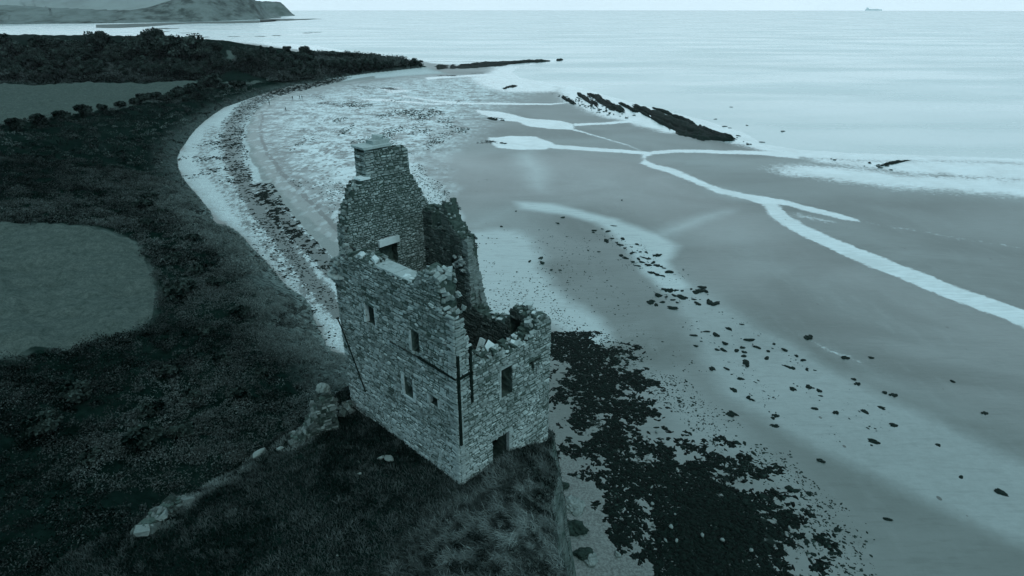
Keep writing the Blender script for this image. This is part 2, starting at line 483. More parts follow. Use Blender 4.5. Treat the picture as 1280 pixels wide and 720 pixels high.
# sea side wall (outer face v = WID): tall stub by the gable, low and broken towards the near end
back_top = prof([(TH, 7.5), (1.4, 7.9), (1.75, 8.0), (2.2, 7.75), (2.45, 7.3), (2.8, 6.7), (3.4, 6.6), (4.2, 6.4), (5.3, 6.5), (5.75, 6.9), (6.0, 8.2), (6.25, 10.0), (6.4, 11.1), (6.7, 11.2), (7.3, 11.7), (7.7, 12.3), (8.0, 13.2), (8.25, 12.9), (8.45, 12.1), (8.5, 11.2), (9.3, 11.2), (9.35, 12.3), (10.2, 12.2)])
ARCH = (.9 + .35, 2.35, 5.4, 7.55, (.25, 1), .85)
bop = [ARCH, (7.2, 7.6, 9.2, 9.55, (.5, 1))]
TB = 1.0
mb = MB(); fr3 = Frame(O + VD * WID, UD, VD)
core(mb, fr3, TH + .01, LEN - .85, -4, back_top, TB, bop)
face(mb, fr3, 0, LEN, -4, lambda u: back_top(max(u, TH)) if u > TH else 7.5, [], tone=lambda u, w: .4, quoin=(0, LEN))
face(mb, fr3, TH, LEN - .85, 2.2, back_top, [(ARCH[0], ARCH[1], ARCH[2], ARCH[3] - .25), bop[1]], d=-TB, sgn=-1, tone=lambda u, w: .45, mi=2)
crest(mb, fr3, TH, 4.2, back_top, TB, tone=(.3, 1.0), r=(.08, .18)); crest(mb, fr3, 6.4, LEN - 1, back_top, TB, tone=(.15, .6), r=(.07, .15), drop=.3)
for q in range(46):                               # broken end of the stub, courses seen end-on
    w_ = 6.6 + q * .098
    for k in range(3):
        d_ = -TB * (k + .5) / 3
        fr_ = (k + .5) / 3; u_ = (5.3 + (w_ - 6.26) * .33) * (1 - fr_) + 5.98 * fr_ + .1
        mb.box(fr3.p(u_ + random.uniform(-.05, .05), d_ + random.uniform(-.05, .05), w_), (.22, .19, .07), random.uniform(.2, .5), Matrix((UD, VD, Vector((0, 0, 1)))).transposed(), .15)
for k in range(26):                              # tumbled stones stuck in the breach of the stub
    mb.lump(fr3.p(random.uniform(6.2, 7.2), -TB - .05, random.uniform(9.0, 9.9)), random.uniform(.1, .2), random.uniform(.3, .9), .7, 0)
mb.build('wall', [M['stone'], M['mortar'], M['inner']], tower)

# gable wall at the far end (inner face faces the camera)
UG = 10.2; TG = LEN - UG
gable_top = prof([(.55, 10.0), (.7, 12.3), (.95, 13.4), (1.3, 13.9), (1.6, 14.6), (2.2, 14.9), (2.3, 15.05), (5.45, 15.0), (5.6, 14.5), (6.1, 13.7), (6.5, 12.9), (6.9, 12.25), (7.05, 12.2), (7.3, 12.0)])
FP = rect([(474.5, 307), (496, 302), (476, 334), (497.5, 329)], 'u', UG)
RS = rect([(474, 297), (493, 292), (474, 300), (493, 295)], 'u', UG)
gop = [FP + ((0, .67),), RS + ((0, .34),)]
mb = MB(); fr4 = Frame(O + UD * UG, VD, -UD)
core(mb, fr4, .55, WID, 2, gable_top, TG, gop)
face(mb, fr4, .55, WID, 5, gable_top, gop, tone=lambda u, w: .42 + .1 * math.sin(w * 2.1 + u), hr=(.09, .18), wr=(.14, .45), var=.13)
face(mb, Frame(O + UD * LEN, VD, UD), .55, WID, -2, gable_top, [], tone=lambda u, w: .4)
crest(mb, fr4, .6, 2.0, gable_top, TG, tone=(.2, .7)); crest(mb, fr4, 5.5, WID, gable_top, TG, tone=(.2, .7))
fl = Frame(O + UD * UG + VD * .55, UD, -VD)      # the gable's own edge above the wall head
face(mb, fl, 0, TG, 9.5, prof([(0, 12.6), (TG, 12.4)]), tone=lambda u, w: .3)
gable = mb.build('gable_wall', [M['stone'], M['mortar'], M['inner']], tower)
# chimney stack with its coping
mb = MB(); c0, c1 = 2.38, 5.45
ctop = prof([(c0, 16.55), (4.0, 16.6), (4.2, 16.3), (c1, 16.25)])
core(mb, fr4, c0, c1, 15.0, ctop, 1.05, tone=.3)
face(mb, fr4, c0, c1, 14.9, ctop, tone=lambda u, w: .4, hr=(.1, .2), wr=(.16, .5), quoin=(c0,), var=.15)
face(mb, Frame(O + UD * UG + VD * c0, UD, -VD), 0, 1.05, 14.9, lambda u: 16.5, tone=lambda u, w: .35)
face(mb, Frame(O + UD * UG + VD * c1, UD, VD), 0, 1.05, 14.9, lambda u: 16.2, tone=lambda u, w: .4)
face(mb, Frame(O + UD * (UG + 1.05), VD, UD), c0, c1, 14.9, ctop, tone=lambda u, w: .4)
crest(mb, fr4, 3.9, c1, ctop, 1.0, tone=(.25, .6), r=(.08, .17))
chim = mb.build('chimney', [M['stone'], M['mortar']], gable)
mb = MB()
rotg = Matrix((VD, UD, Vector((0, 0, 1)))).transposed()
mb.box(O + UD * (UG + .5) + VD * (c0 + .85) + Vector((0, 0, 16.68)), (.98, .66, .07), .55, rotg, .05)
mb.box(O + UD * (UG + .55) + VD * (c0 + 1.35) + Vector((0, 0, 16.86)), (.55, .4, .11), .4, rotg, .12)
mb.lump(O + UD * (UG + .55) + VD * (c0 + 1.4) + Vector((0, 0, 17.0)), .25, .4)
mb.build('coping', M['dressed'], chim)
mb = MB()                                         # ledge stone at the foot of the chimney's left side
mb.box(O + UD * (UG + .2) + VD * 2.2 + Vector((0, 0, 14.98)), (.32, .35, .06), .9, rotg, .1)
mb.build('skew_stone', M['bleached'], gable)
# pale lintel over the hearth opening
mb = MB()
mb.box(O + UD * (UG - .05) + VD * ((FP[0] + FP[1]) / 2) + Vector((0, 0, FP[3] + .2)), ((FP[1] - FP[0]) / 2 + .1, .16, .21), .75, rotg, .04)
mb.build('lintel', M['bleached'], gable)

# window surrounds in paler dressed stone
def surround(op, fr, jl=.17, d=.05, parts='lrts', parent=tower, tone=.6, mat='dressed'):
    mb = MB(); a, b, lo, hi = op[:4]
    rot = Matrix((fr.a, fr.n, Vector((0, 0, 1)))).transposed()
    def slab(u0, u1, w0, w1):
        k = max(1, round((w1 - w0) / .36)) if (u1 - u0) < .4 else 1; uu0, uu1 = u0, u1
        for i in range(k):
            if uu1 <= a + .01: u0 = uu1 - (uu1 - uu0) * random.uniform(.6, 1.7)
            elif uu0 >= b - .01: u1 = uu0 + (uu1 - uu0) * random.uniform(.6, 1.7)
            z0 = w0 + (w1 - w0) * i / k; z1 = w0 + (w1 - w0) * (i + 1) / k - .012
            mb.box(fr.p((u0 + u1) / 2, -.08 + d / 2, (z0 + z1) / 2), ((u1 - u0) / 2, .12 + d / 2, (z1 - z0) / 2), tone + random.uniform(-.2, .2), rot, .03)
    for c_, nm, q in (('l', 'window_jamb', (a - jl, a, lo, hi)), ('r', 'window_jamb', (b, b + jl, lo, hi)), ('t', 'window_lintel', (a - jl, b + jl, hi, hi + jl)), ('s', 'window_sill', (a - jl, b + jl, lo - jl * .8, lo))):
        if c_ in parts: mb = MB(); slab(*q); o = mb.build(nm, M[mat], parent)
    return o
surround(W1, fr, parts='lr', d=.02); surround(W3, fr, parts='lrs', d=.02, tone=.5); surround(W4, fr, .15, parts='lr', d=.02, tone=.45); surround(W2, fr, .12, parts='r', d=.02)
surround(TW, fr2, .14, .01, 'lt', tone=.3)
surround((DOOR[0], DOOR[1], -.4, DOOR[3]), fr2, .2, .01, 'r', tone=.3).name = 'door_jamb'
# stone blocking inside the two blocked windows
mb = MB(); face(mb, fr, W3[0] + .02, W3[1] - .02, W3[2] + (W3[3] - W3[2]) * .42, lambda u: W3[3] - .05, d=-.18, tone=lambda u, w: .3)
mb.quadbox([fr.p(W3[0], -.5, W3[2] + (W3[3] - W3[2]) * .42), fr.p(W3[1], -.5, W3[2] + (W3[3] - W3[2]) * .42), fr.p(W3[1], -.5, W3[3]), fr.p(W3[0], -.5, W3[3]),
            fr.p(W3[0], -.2, W3[2] + (W3[3] - W3[2]) * .42), fr.p(W3[1], -.2, W3[2] + (W3[3] - W3[2]) * .42), fr.p(W3[1], -.2, W3[3]), fr.p(W3[0], -.2, W3[3])], .2, 1)
mb.build('window_blocking', [M['stone'], M['mortar']], tower)
# dark strips slightly proud of the near corner, and a dark band along the long wall
def add_strip(fr, u0, w0, u1, w1, wd=.1, nm='dark_strip'):
    mb = MB(); hw = wd / 2
    if abs(u1 - u0) > abs(w1 - w0): q = [(u0, w0 - hw), (u1, w1 - hw), (u1, w1 + hw), (u0, w0 + hw)]
    else: q = [(u0 - hw, w0), (u0 + hw, w0), (u1 + hw, w1), (u1 - hw, w1)]
    mb.quadbox([fr.p(a, .0, b) for a, b in q] + [fr.p(a, .105, b) for a, b in q], .5)
    return mb.build(nm, M['iron'], tower)
def pu(px, py, axis='u'):
    q = uvw(px, py, axis, 0); return (q[0] if axis == 'v' else q[1]), q[2]
a = pu(570, 445); b = pu(574, 563); add_strip(fr2, .07, a[1], .07, b[1] + .3, .13)
a = pu(586.5, 432); b = pu(588, 503); add_strip(fr2, a[0], a[1], a[0] + .02, b[1], .16)
a = pu(571, 474); b = pu(587, 464); add_strip(fr2, .14, a[1], 1.0, a[1] + .02, .15)
a = pu(514, 445, 'v'); b = pu(569, 473, 'v'); add_strip(fr, .02, b[1], 3.1, b[1] + .03, .12)
# damp ledge course further along the long wall
mb = MB(); rot = Matrix((fr.a, fr.n, Vector((0, 0, 1)))).transposed()
u = 3.2
while u < 5.6:
    mb.box(fr.p(u + .2, .03, b[1] + .02 + random.uniform(-.02, .02)), (.2, .06, .05), .15, rot, .1); u += .41
mb.build('string_course', M['inner'], tower)
# thin dark cable running down the long wall
a = pu(425, 398, 'v'); b = pu(459, 489, 'v')
mb = MB(); mb.tube([fr.p(a[0] + .12, .02, a[1] + .02), fr.p(a[0] + .1, .18, a[1] + .05), fr.p(a[0], .15, a[1])] + [fr.p(a[0] + (b[0] - a[0]) * i / 8, .12 - .015 * math.sin(i / 8 * 3.14), a[1] + (b[1] - a[1]) * i / 8) for i in range(1, 9)], .045, 6)
mb.build('cable', M['iron'], tower)
# corbelled round of the lost corner turret at the far end of the long wall
mb = MB(); cc = O + UD * (LEN - .35) + VD * .35
for k, (rr, z0, z1) in enumerate(((.62, 9.0, 9.2), (.74, 9.2, 9.36), (.9, 9.38, 9.5))):
    for q in range(16):
        a0 = 2 * math.pi * q / 16; a1 = a0 + 2 * math.pi / 16 - .03
        P = []
        for r0, in ((.15,), (rr,)):
            for aa, zz in ((a0, z0), (a1, z0), (a1, z1), (a0, z1)):
                P.append(cc + Vector((math.cos(aa) * r0, math.sin(aa) * r0, zz)))
        mb.quadbox(P, random.uniform(.2, .5) + (.35 if k == 2 else 0))
for k in range(60):
    aa = random.uniform(0, 6.28); rr = random.uniform(.2, .72)
    mb.lump(cc + Vector((math.cos(aa) * rr, math.sin(aa) * rr, 9.5 + random.uniform(0, .95) * (1 if random.random() < .8 else 1.3))), random.uniform(.12, .22), random.uniform(.2, .7))
for k in range(36):
    mb.lump(O + UD * random.uniform(LEN - 1.2, LEN - .1) + VD * random.uniform(.2, 1.3) + Vector((0, 0, random.uniform(9.8, 11.4))), random.uniform(.14, .26), random.uniform(.2, .8))
mb.build('turret_corbel', M['stone'], tower)
# smooth capping slab and bleached stones on the long wall head
mb = MB(); q = 3.25
while q < 6.3:
    l = random.uniform(.7, 1.0); mb.box(fr.p(q + l / 2, -.52, 11.2 + random.uniform(-.02, .02)), (l / 2 - .01, .5, .07), .45 + random.uniform(-.1, .1), rot, .03); q += l
mb.build('capping_slab', M['dressed'], tower)
def bleach(*a_):
    b_ = MB(); b_.lump(*a_); b_.build('bleached_stone', M['bleached'], tower)
for px, py, r_ in ((450, 327, .27), (468, 334, .24), (507, 351, .3), (514, 350, .2), (481, 336, .14)):
    u_, v_, w_ = uvw(px, py, 'v', .2); bleach(O + UD * u_ + VD * .3 + Vector((0, 0, left_top(u_) + .14)), r_, random.uniform(.5, 1), .45)
for u_, r_ in ((3.0, .3), (4.55, .22), (6.5, .2), (5.0, .12), (.5, .16)):
    bleach(O + UD * (.4 + random.random() * .5) + VD * u_ + Vector((0, 0, right_top(u_) + .12)), r_, random.uniform(.5, 1), .5)
for u_, d_, r_ in ((1.6, .3, .28), (2.1, .35, .22), (1.3, .4, .2), (2.75, .8, .16), (3.3, .9, .15), (4.4, .25, .3), (3.9, .9, .13), (9.0, .3, .18)):
    bleach(fr3.p(u_, -d_, back_top(u_) + .12), r_, random.uniform(.4, 1), .5)
# a pale fallen lintel leaning inside the end wall
mb = MB(); p0 = O + UD * 1.6 + VD * 3.1; rot2 = Matrix((VD, UD, Vector((0, 0, 1)))).transposed() @ Euler((0, R(-55), R(12))).to_matrix()
mb.box(p0 + Vector((0, 0, 6.75)), (.55, .14, .12), .7, rot2, .08)
mb.build('fallen_lintel', M['dressed'], tower)
# rubble and rank growth filling the inside above the vault
nx, ny = 40, 26; V = []; F = []
for i in range(nx):
    for j in range(ny):
        u_ = .9 + (UG - .85) * i / (nx - 1); v_ = .9 + (WID - 1.75) * j / (ny - 1)
        n_ = float(fbm(np.array([u_ * .8]), np.array([v_ * .8]), 4, 55)[0])
        V.append(tuple(UD * u_ + VD * v_ + Vector((0, 0, 2.6 + 2.2 * (n_ - .5) + 1.6 * max(0, (u_ - 7.5) / 3)))))
for i in range(nx - 1):
    for j in range(ny - 1):
        F.append((i*ny+j, i*ny+j+1, (i+1)*ny+j+1, (i+1)*ny+j)[::-1])
me = np_mesh('rubble_floor', V, F, M['inner'], np.full(len(V), .25)); put('rubble_floor', me, tower)

# ------------------------------------------------------------------ ground: one sheet, log-spaced rows
dist = [6.0]
while dist[-1] < 2600: dist.append(dist[-1] + max(.16, dist[-1] * .0062) * (1 if dist[-1] < 900 else 4))
dist = np.array(dist); brg = np.linspace(R(-68), R(62), 640)
D, Bg = np.meshgrid(dist, brg, indexing='ij')
X = (D * np.sin(Bg)).ravel(); Y = (D * np.cos(Bg)).ravel()
Z = terrain(X, Y)
nd, nb = D.shape
ii = np.arange(nd * nb).reshape(nd, nb)
F = np.stack([ii[:-1, :-1], ii[1:, :-1], ii[1:, 1:], ii[:-1, 1:]], -1).reshape(-1, 4)[:, ::-1]
DL = sdist(LAND, X, Y); DK = sdist(KNOLL, X, Y)

U0, V0_ = lp(X, Y)
wu = (fbm(U0 * 30, V0_ * 22, 5, 201, .6) - .5) * .022; wv = (fbm(U0 * 30 + 9, V0_ * 22 + 5, 5, 211, .6) - .5) * .022
WX, WY = np.exp(V0_ + wv) * np.sin(U0 + wu), np.exp(V0_ + wv) * np.cos(U0 + wu)     # natural wobble of every shore outline
wu2 = wu * .45; wv2 = wv * .45
SX, SY = np.exp(V0_ + wv2) * np.sin(U0 + wu2), np.exp(V0_ + wv2) * np.cos(U0 + wu2)
wet = np.zeros(X.shape)
def add(a, P, s=.015, k=1.0):
    return np.maximum(a, k * soft(P, *((SX, SY) if s < .0145 else (WX, WY)), s))
# stream over the sand, its branch and the pools it drains
STREAM = [(1640,520),(1480,478),(1330,425),(1280,402),(1200,372),(1120,340),(1060,316),(1010,293),(985,279),(965,263),(955,252),(930,247),(900,240),(870,228),(840,215),(815,209),(804,203),(803,197),(815,192),(850,189.5),(900,190.5),(950,192),(1000,195)]
wet = add(wet, ribbon(STREAM, [27,24,22,20,18,17,15,13,15,17,11,6.5,6.5,6.5,6.5,6,6,5,4.2,4,4,5,9]), .0144)
wet = add(wet, ribbon([(955,251),(985,256),(1020,265),(1055,274),(1075,278)], [9,6,6,6,2.5]), .0144)
wet = add(wet, poly([(965,256),(1000,264),(1060,278),(1062,286),(1020,283),(985,276)]), .03, .52)
wet = add(wet, ribbon([(1080,279),(1120,287),(1200,300),(1300,315)], [3,4,5,5]), .02, .62)
wet = add(wet, ribbon([(610,176),(660,180),(700,185),(740,188),(790,191),(812,193)], [6,6,5,4.5,4,4.5]), .012)
wet = add(wet, poly([(595,138),(625,141),(660,149),(700,152),(718,156),(718,163),(690,162),(660,159),(645,153),(620,151),(600,144)]), .012)
wet = add(wet, ribbon([(500,120),(540,127),(580,130),(640,131),(690,131),(715,128)], [2.5,3,3,3,2.5,2]), .01, .75)
wet = add(wet, ribbon([(715,157),(760,155),(820,151),(885,150)], [3.5,3.5,2.5,2]), .01, .8)
wet = add(wet, ribbon([(715,162),(745,171),(780,181),(800,189)], [4,2.5,2.5,2.5]), .008, .72)
wet = add(wet, poly([(608,175),(640,171),(670,172),(692,180),(684,188),(650,189),(622,186)]), .012)
wet = add(wet, poly([(928,211),(960,203),(1010,201),(1120,212),(1330,222),(1650,222),(1650,258),(1330,258),(1120,243),(1040,233),(970,223)]), .06, .66)
wet = add(wet, poly([(590,112),(620,118),(660,119),(720,118),(730,110),(690,100),(660,96),(640,85),(600,90),(560,98),(575,106)]), .05, .66)
wet = add(wet, poly([(690,122),(740,118),(800,135),(860,152),(900,165),(880,172),(820,160),(760,140)]), .03, .8)
wet = add(wet, poly([(690,112),(725,106),(760,117),(790,124),(830,134),(880,146),(930,162),(955,176),(1000,183),(1060,187),(1330,194),(1650,205),(1650,222),(1330,209),(1060,203),(1000,199),(940,188),(900,178),(820,166),(740,146),(700,128)]), .05, .85)
wet = add(wet, poly([(985,190),(1060,194),(1330,200),(1650,200),(1650,240),(1330,240),(1120,222),(1000,206)]), .06, .66)
wet = np.maximum(wet, .8 * np.clip(1 + sdist(SEA, WX, WY) / (.10 * np.hypot(X, Y)), 0, 1) * (DL < 0))
wet = add(wet, poly([(390,104),(420,108),(470,112),(500,117),(470,118),(430,114)]), .02, .45)
wet = add(wet, poly([(468,111),(500,109),(512,115),(490,118)]), .012, .9)
wet = add(wet, ribbon([(430,118),(450,125),(500,127),(540,131),(570,131)], [2,3,4,3,2]), .01, .7)
wet = add(wet, poly([(470,200),(520,188),(534,190),(540,205),(505,212)]), .03, .5)
wet = add(wet, ribbon([(1005,424),(1030,436),(1060,448),(1090,462)], [3,7,7,2]), .02, .68)
wet = add(wet, ribbon([(930,338),(937,346),(945,353)], [2,4,2]), .015, .6)
wet = add(wet, ribbon([(530,99),(570,96),(640,93),(660,90)], [3,3,3,2]), .01, .8)
bay = poly([(-300,46),(160,46),(260,49),(330,59),(390,67),(430,67),(520,76),(600,77),(640,84),(600,86),(530,80),(470,70),(430,64),(380,56),(300,48),(160,44),(-300,43)])
wet = add(wet, bay, .02, .6)

pale = np.zeros(X.shape)                          # dry shingle and pale sand
pale = add(pale, poly([(222,198),(235,170),(268,143),(322,119),(370,105),(440,94),(530,84),(560,92),(470,99),(400,108),(350,120),(322,140),(312,160),(312,180),(325,208),(350,240),(385,276),(430,318),(434,446),(412,440),(393,400),(352,352),(297,290),(262,268),(225,222)]), .02, 1.0)
bright = np.zeros(X.shape)                        # smooth pale sand, plus soft sheen glows painted in as paler colour
def addb(px, sft, k):
    global bright
    bright = add(bright, poly(px), sft, k)
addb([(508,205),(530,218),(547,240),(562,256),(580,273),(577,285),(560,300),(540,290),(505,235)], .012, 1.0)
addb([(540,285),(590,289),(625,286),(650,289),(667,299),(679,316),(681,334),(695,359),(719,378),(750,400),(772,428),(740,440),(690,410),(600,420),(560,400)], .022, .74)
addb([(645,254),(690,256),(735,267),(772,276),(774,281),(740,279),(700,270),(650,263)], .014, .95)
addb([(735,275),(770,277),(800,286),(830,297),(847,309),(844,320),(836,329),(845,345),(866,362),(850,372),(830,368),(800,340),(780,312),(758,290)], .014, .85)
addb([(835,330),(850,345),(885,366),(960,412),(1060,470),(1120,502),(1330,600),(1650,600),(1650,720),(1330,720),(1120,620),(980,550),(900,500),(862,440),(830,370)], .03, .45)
addb([(690,405),(755,428),(850,470),(960,560),(1010,610),(1060,720),(1000,640),(940,590),(850,560),(780,470)], .05, .32)
addb([(818,294),(845,283),(880,271),(914,265),(912,268),(880,279),(850,291),(825,301)], .03, .75)
addb([(575,285),(620,268),(640,262),(625,275),(600,288)], .04, .5)
addb([(715,205),(760,215),(800,230),(820,250),(780,250),(740,240),(715,225)], .10, .36)
addb([(640,195),(665,190),(682,205),(683,225),(676,240),(664,235),(655,215)], .035, .72)
addb([(645,200),(655,196),(658,222),(650,222)], .04, .5)
addb([(895,285),(930,285),(960,320),(985,350),(950,345),(920,325)], .09, .36)
addb([(930,312),(1000,340),(1100,395),(1130,420),(1050,390),(960,345)], .08, .33)
addb([(1000,420),(1060,440),(1120,480),(1200,520),(1090,480)], .06, .4)
addb([(545,195),(570,188),(568,203),(548,206)], .03, .6); addb([(540,190),(600,195),(640,215),(600,225),(550,215)], .10, .3)
addb([(835,200),(880,198),(940,206),(900,212),(850,210)], .06, .36)
addb([(1060,220),(1330,240),(1650,240),(1650,262),(1330,262),(1120,246)], .06, .45)
addb([(640,120),(720,125),(800,148),(740,146),(680,135)], .08, .35); addb([(740,168),(830,172),(900,180),(820,182)], .08, .3)
addb([(600,255),(650,270),(690,290),(670,300),(630,280)], .08, .3)
addb([(880,232),(945,246),(950,254),(915,252),(890,244)], .03, .5)
addb([(395,200),(418,196),(412,226),(420,250),(402,228)], .02, .9); addb([(388,140),(410,133),(420,140),(398,146)], .02, .9); addb([(372,150),(390,158),(392,163),(375,158)], .02, .7)
addb([(440,330),(432,300),(440,262),(446,262),(446,335)], .02, .8)
darks = np.zeros(X.shape)
for px_, k in (([(560,215),(640,225),(700,262),(640,255),(570,245)], .4), ([(700,280),(760,300),(810,350),(830,400),(780,390),(730,340)], .6), ([(850,300),(900,330),(980,390),(1080,440),(1120,470),(1040,440),(940,390),(860,335)], .7), ([(690,192),(790,195),(800,210),(760,205)], .6),
                ([(830,215),(900,235),(1000,262),(1120,285),(1330,310),(1330,330),(1120,300),(960,255),(870,232)], .5), ([(870,265),(960,270),(1000,300),(1100,345),(1000,325),(920,290)], .6), ([(740,160),(860,165),(960,185),(840,178)], .6), ([(570,133),(690,135),(740,146),(640,142)], .5), ([(600,110),(690,123),(640,126)], .5), ([(880,220),(1000,228),(1120,250),(1330,280),(1120,268),(980,240)], .6), ([(820,385),(870,430),(960,520),(1060,600),(1330,760),(1060,640),(900,520)], .4)):
    darks = np.maximum(darks, k * soft(poly(px_), WX, WY, .09))
strand = np.zeros(X.shape)
for rb, k_ in (([[(420,101),(385,107),(345,117),(320,127),(305,140),(293,155),(289,175),(292,200),(300,222),(310,243),(325,265),(350,300),(378,338),(400,366),(424,398)], [2,4,5,6,7,9,11,11,10,9,9,9,10,11,11]], .8), ([[(325,232),(345,265),(375,300),(398,322),(424,348)], [4,6,6,7,9]], .85), ([[(270,160),(255,185),(258,205),(280,235),(310,280),(350,330),(395,385)], [14,18,20,16,14,14,12]], .42)):
    strand = np.maximum(strand, k_ * np.clip(1.7 * soft(ribbon(*rb), SX, SY, .024), 0, 1))
track = add(np.zeros(X.shape), ribbon([(470,97),(420,106),(370,117),(345,126),(328,138),(318,152),(315,172),(322,196),(338,222),(362,250),(388,276),(412,298),(440,325)], [4,5,6,8,10,12,14,18,22,24,28,32,34]), .012)
line = add(np.zeros(X.shape), ribbon([(330,140),(326,160),(327,172),(334,194),(348,214),(362,228),(390,256),(415,282),(436,302)], [3,4,4,5,5,6,6,6,6]), .006)

WSTR = [ribbon([(385,106),(345,117),(320,127),(305,140),(293,155),(290,175),(293,200),(300,222),(310,243),(325,265),(350,300),(378,338),(400,366),(420,393)], [2,4,6,7,8,11,12,11,10,9,9,10,9,8]),
        ribbon([(325,232),(345,265),(375,300),(398,322),(422,345)], [5,7,7,7,8]),
        ribbon([(430,98),(395,106),(365,113),(340,119)], [2,2.5,3,3])]
weed = np.zeros(X.shape)
for P, k_ in zip(WSTR, (.25, .25, .3)): weed = add(weed, P, .012, k_)
KELP = [(686,394),(705,396),(723,406),(738,426),(764,448),(772,466),(795,514),(830,566),(856,588),(892,575),(933,595),(938,608),(956,642),(985,634),(1008,653),(998,680),(982,710),(985,760),(860,800),(822,712),(805,679),(779,638),(758,597),(728,566),(697,504),(686,480),(680,430)]
KELPW = poly(KELP)
weed = add(weed, KELPW, .05, .54)
weed = add(weed, poly([(840,600),(900,610),(960,650),(1000,650),(990,690),(960,720),(960,800),(860,800),(840,720),(800,660)]), .05, .7)
weed = add(weed, poly([(770,470),(800,490),(860,550),(880,575),(840,560),(790,520)]), .04, .45)
for cx, cy, rx, ry, k in ((895,582,16,9,.66),(915,603,20,9,.66),(488,112,20,2.5,.7),(455,111,22,2.5,.6),(478,145,18,3,.6),(515,143,20,3,.6),(620,149,14,2,.7),(612,179,22,2.5,.7),(560,132,24,1.5,.5),(420,131,40,6,.45),(400,122,30,3,.45),
                          (540,150,22,2,.55),(640,377,18,4,.5),(625,386,16,4,.5),(650,372,16,3,.45),(640,300,14,4,.45),(990,700,30,12,.5),(1040,690,20,10,.42),(520,175,14,2,.5),(505,184,16,2,.5),(560,95,26,1.6,.6),(600,92,14,1.2,.6),(540,107,30,2,.5),(460,165,30,4,.42),(390,170,40,12,.4),(380,205,26,10,.35),(660,405,24,6,.5)):
    th = np.linspace(0, 2 * np.pi, 18)[:-1]
    weed = add(weed, poly([(cx + rx * math.cos(t) * random.uniform(.8, 1.2), cy + ry * math.sin(t) * random.uniform(.8, 1.2)) for t in th]), .02, k)
for k in range(40):                               # faint streaks of weed on the foreshore
    cx = random.uniform(340, 640); cy = random.uniform(100, 250)
    if cx - 330 < (cy - 100) * .5: continue
    rx = random.uniform(5, 22) * (.5 + (cy - 60) / 160); ry = rx * random.uniform(.1, .2)
    th = np.linspace(0, 2 * np.pi, 12)[:-1]
    weed = add(weed, poly([(cx + rx * math.cos(t), cy + ry * math.sin(t)) for t in th]), .02, random.uniform(.3, .5))
speck = add(np.zeros(X.shape), poly([(330,150),(360,120),(430,110),(560,115),(600,150),(560,190),(520,200),(560,240),(585,280),(650,290),(680,330),(700,390),(900,560),(1000,620),(1000,760),(640,760),(640,400),(440,300),(400,262),(350,215),(334,185)]), .06)
fore = add(np.zeros(X.shape), poly([(334,188),(328,150),(355,124),(430,110),(520,100),(620,96),(640,118),(600,140),(560,180),(520,200),(540,240),(470,260),(440,300),(395,255),(352,214)]), .06)
gravel = add(np.zeros(X.shape), poly([(330,172),(336,195),(350,216),(392,258),(440,306),(446,290),(425,255),(392,222),(356,190)]), .02, .6)
gravel = add(gravel, poly([(660,480),(700,545),(742,608),(800,688),(832,730),(850,820),(640,820),(640,600)]), .03)
sheen = add(np.zeros(X.shape), poly([(540,195),(640,195),(720,192),(800,200),(900,245),(950,262),(1000,300),(1120,350),(1330,430),(1330,560),(1120,480),(1000,430),(900,370),(850,340),(850,300),(780,272),(700,255),(640,255),(580,262),(540,220)]), .05)

field = np.zeros(X.shape)
def hp(px): return [tuple(hit(a, b)[:2]) for a, b in px]
FIELD1 = hp([(-160,262),(60,280),(130,288),(160,297),(172,308),(184,330),(191,352),(194,375),(192,395),(182,406),(162,416),(110,432),(20,446),(-160,452)])
FIELD2 = hp([(-60,106),(160,103),(250,102.5),(246,108),(235,112),(205,120),(180,128),(160,134),(60,150),(-60,165)])
FIELD3 = hp([(268,102.5),(330,101),(318,104),(285,110),(262,111)])
FIELD4 = hp([(284,62),(296,64),(300,75),(292,77),(284,72)])
for P in (FIELD1, FIELD2, FIELD3, FIELD4): field = add(field, P, .012)
VERGE = FIELD1
verge = np.clip(1 - np.abs(soft(FIELD1, X, Y, .016) - .42) * 5, 0, 1) * np.clip(fbm(X * .5, Y * .5, 4, 15) * 3 - .8, 0, 1)
dry = np.clip(1 - DL / 9.0, 0, 1) * (DL > 0) * sstep(75, 45, np.abs(Y - 95)) * sstep(-30, -20, -np.abs(X + 35) + 20)
dry = np.maximum(dry, .55 * np.clip(1 - DL / 7, 0, 1) * (DL > 0))
# dry swept grass above the cliff, close to the camera
DRYK = poly([(520,720),(560,680),(600,640),(625,612),(650,596),(690,570),(698,620),(706,660),(725,730),(520,740)], 15.2)
dry = np.maximum(dry, .75 * soft(DRYK, X, Y, .10))
TRACKP = [hit(a, b) for a, b in ((205,650),(235,622),(275,602),(310,580),(345,566),(372,552))]
dry = np.maximum(dry, .8 * np.clip(1 - sdist([(p.x, p.y) for p in TRACKP], X, Y, False) / .9, 0, 1) * (X < -5) * (fbm(X * .8, Y * .8, 3, 8) > .42))
steep = np.zeros(X.shape)
gzz = Z.reshape(nd, nb)
dzr = np.gradient(gzz, axis=0) / np.gradient(D, axis=0); dzt = np.gradient(gzz, axis=1) / (np.gradient(Bg, axis=1) * D)
steep = sstep(1.3, 2.6, np.hypot(dzr, dzt)).ravel()

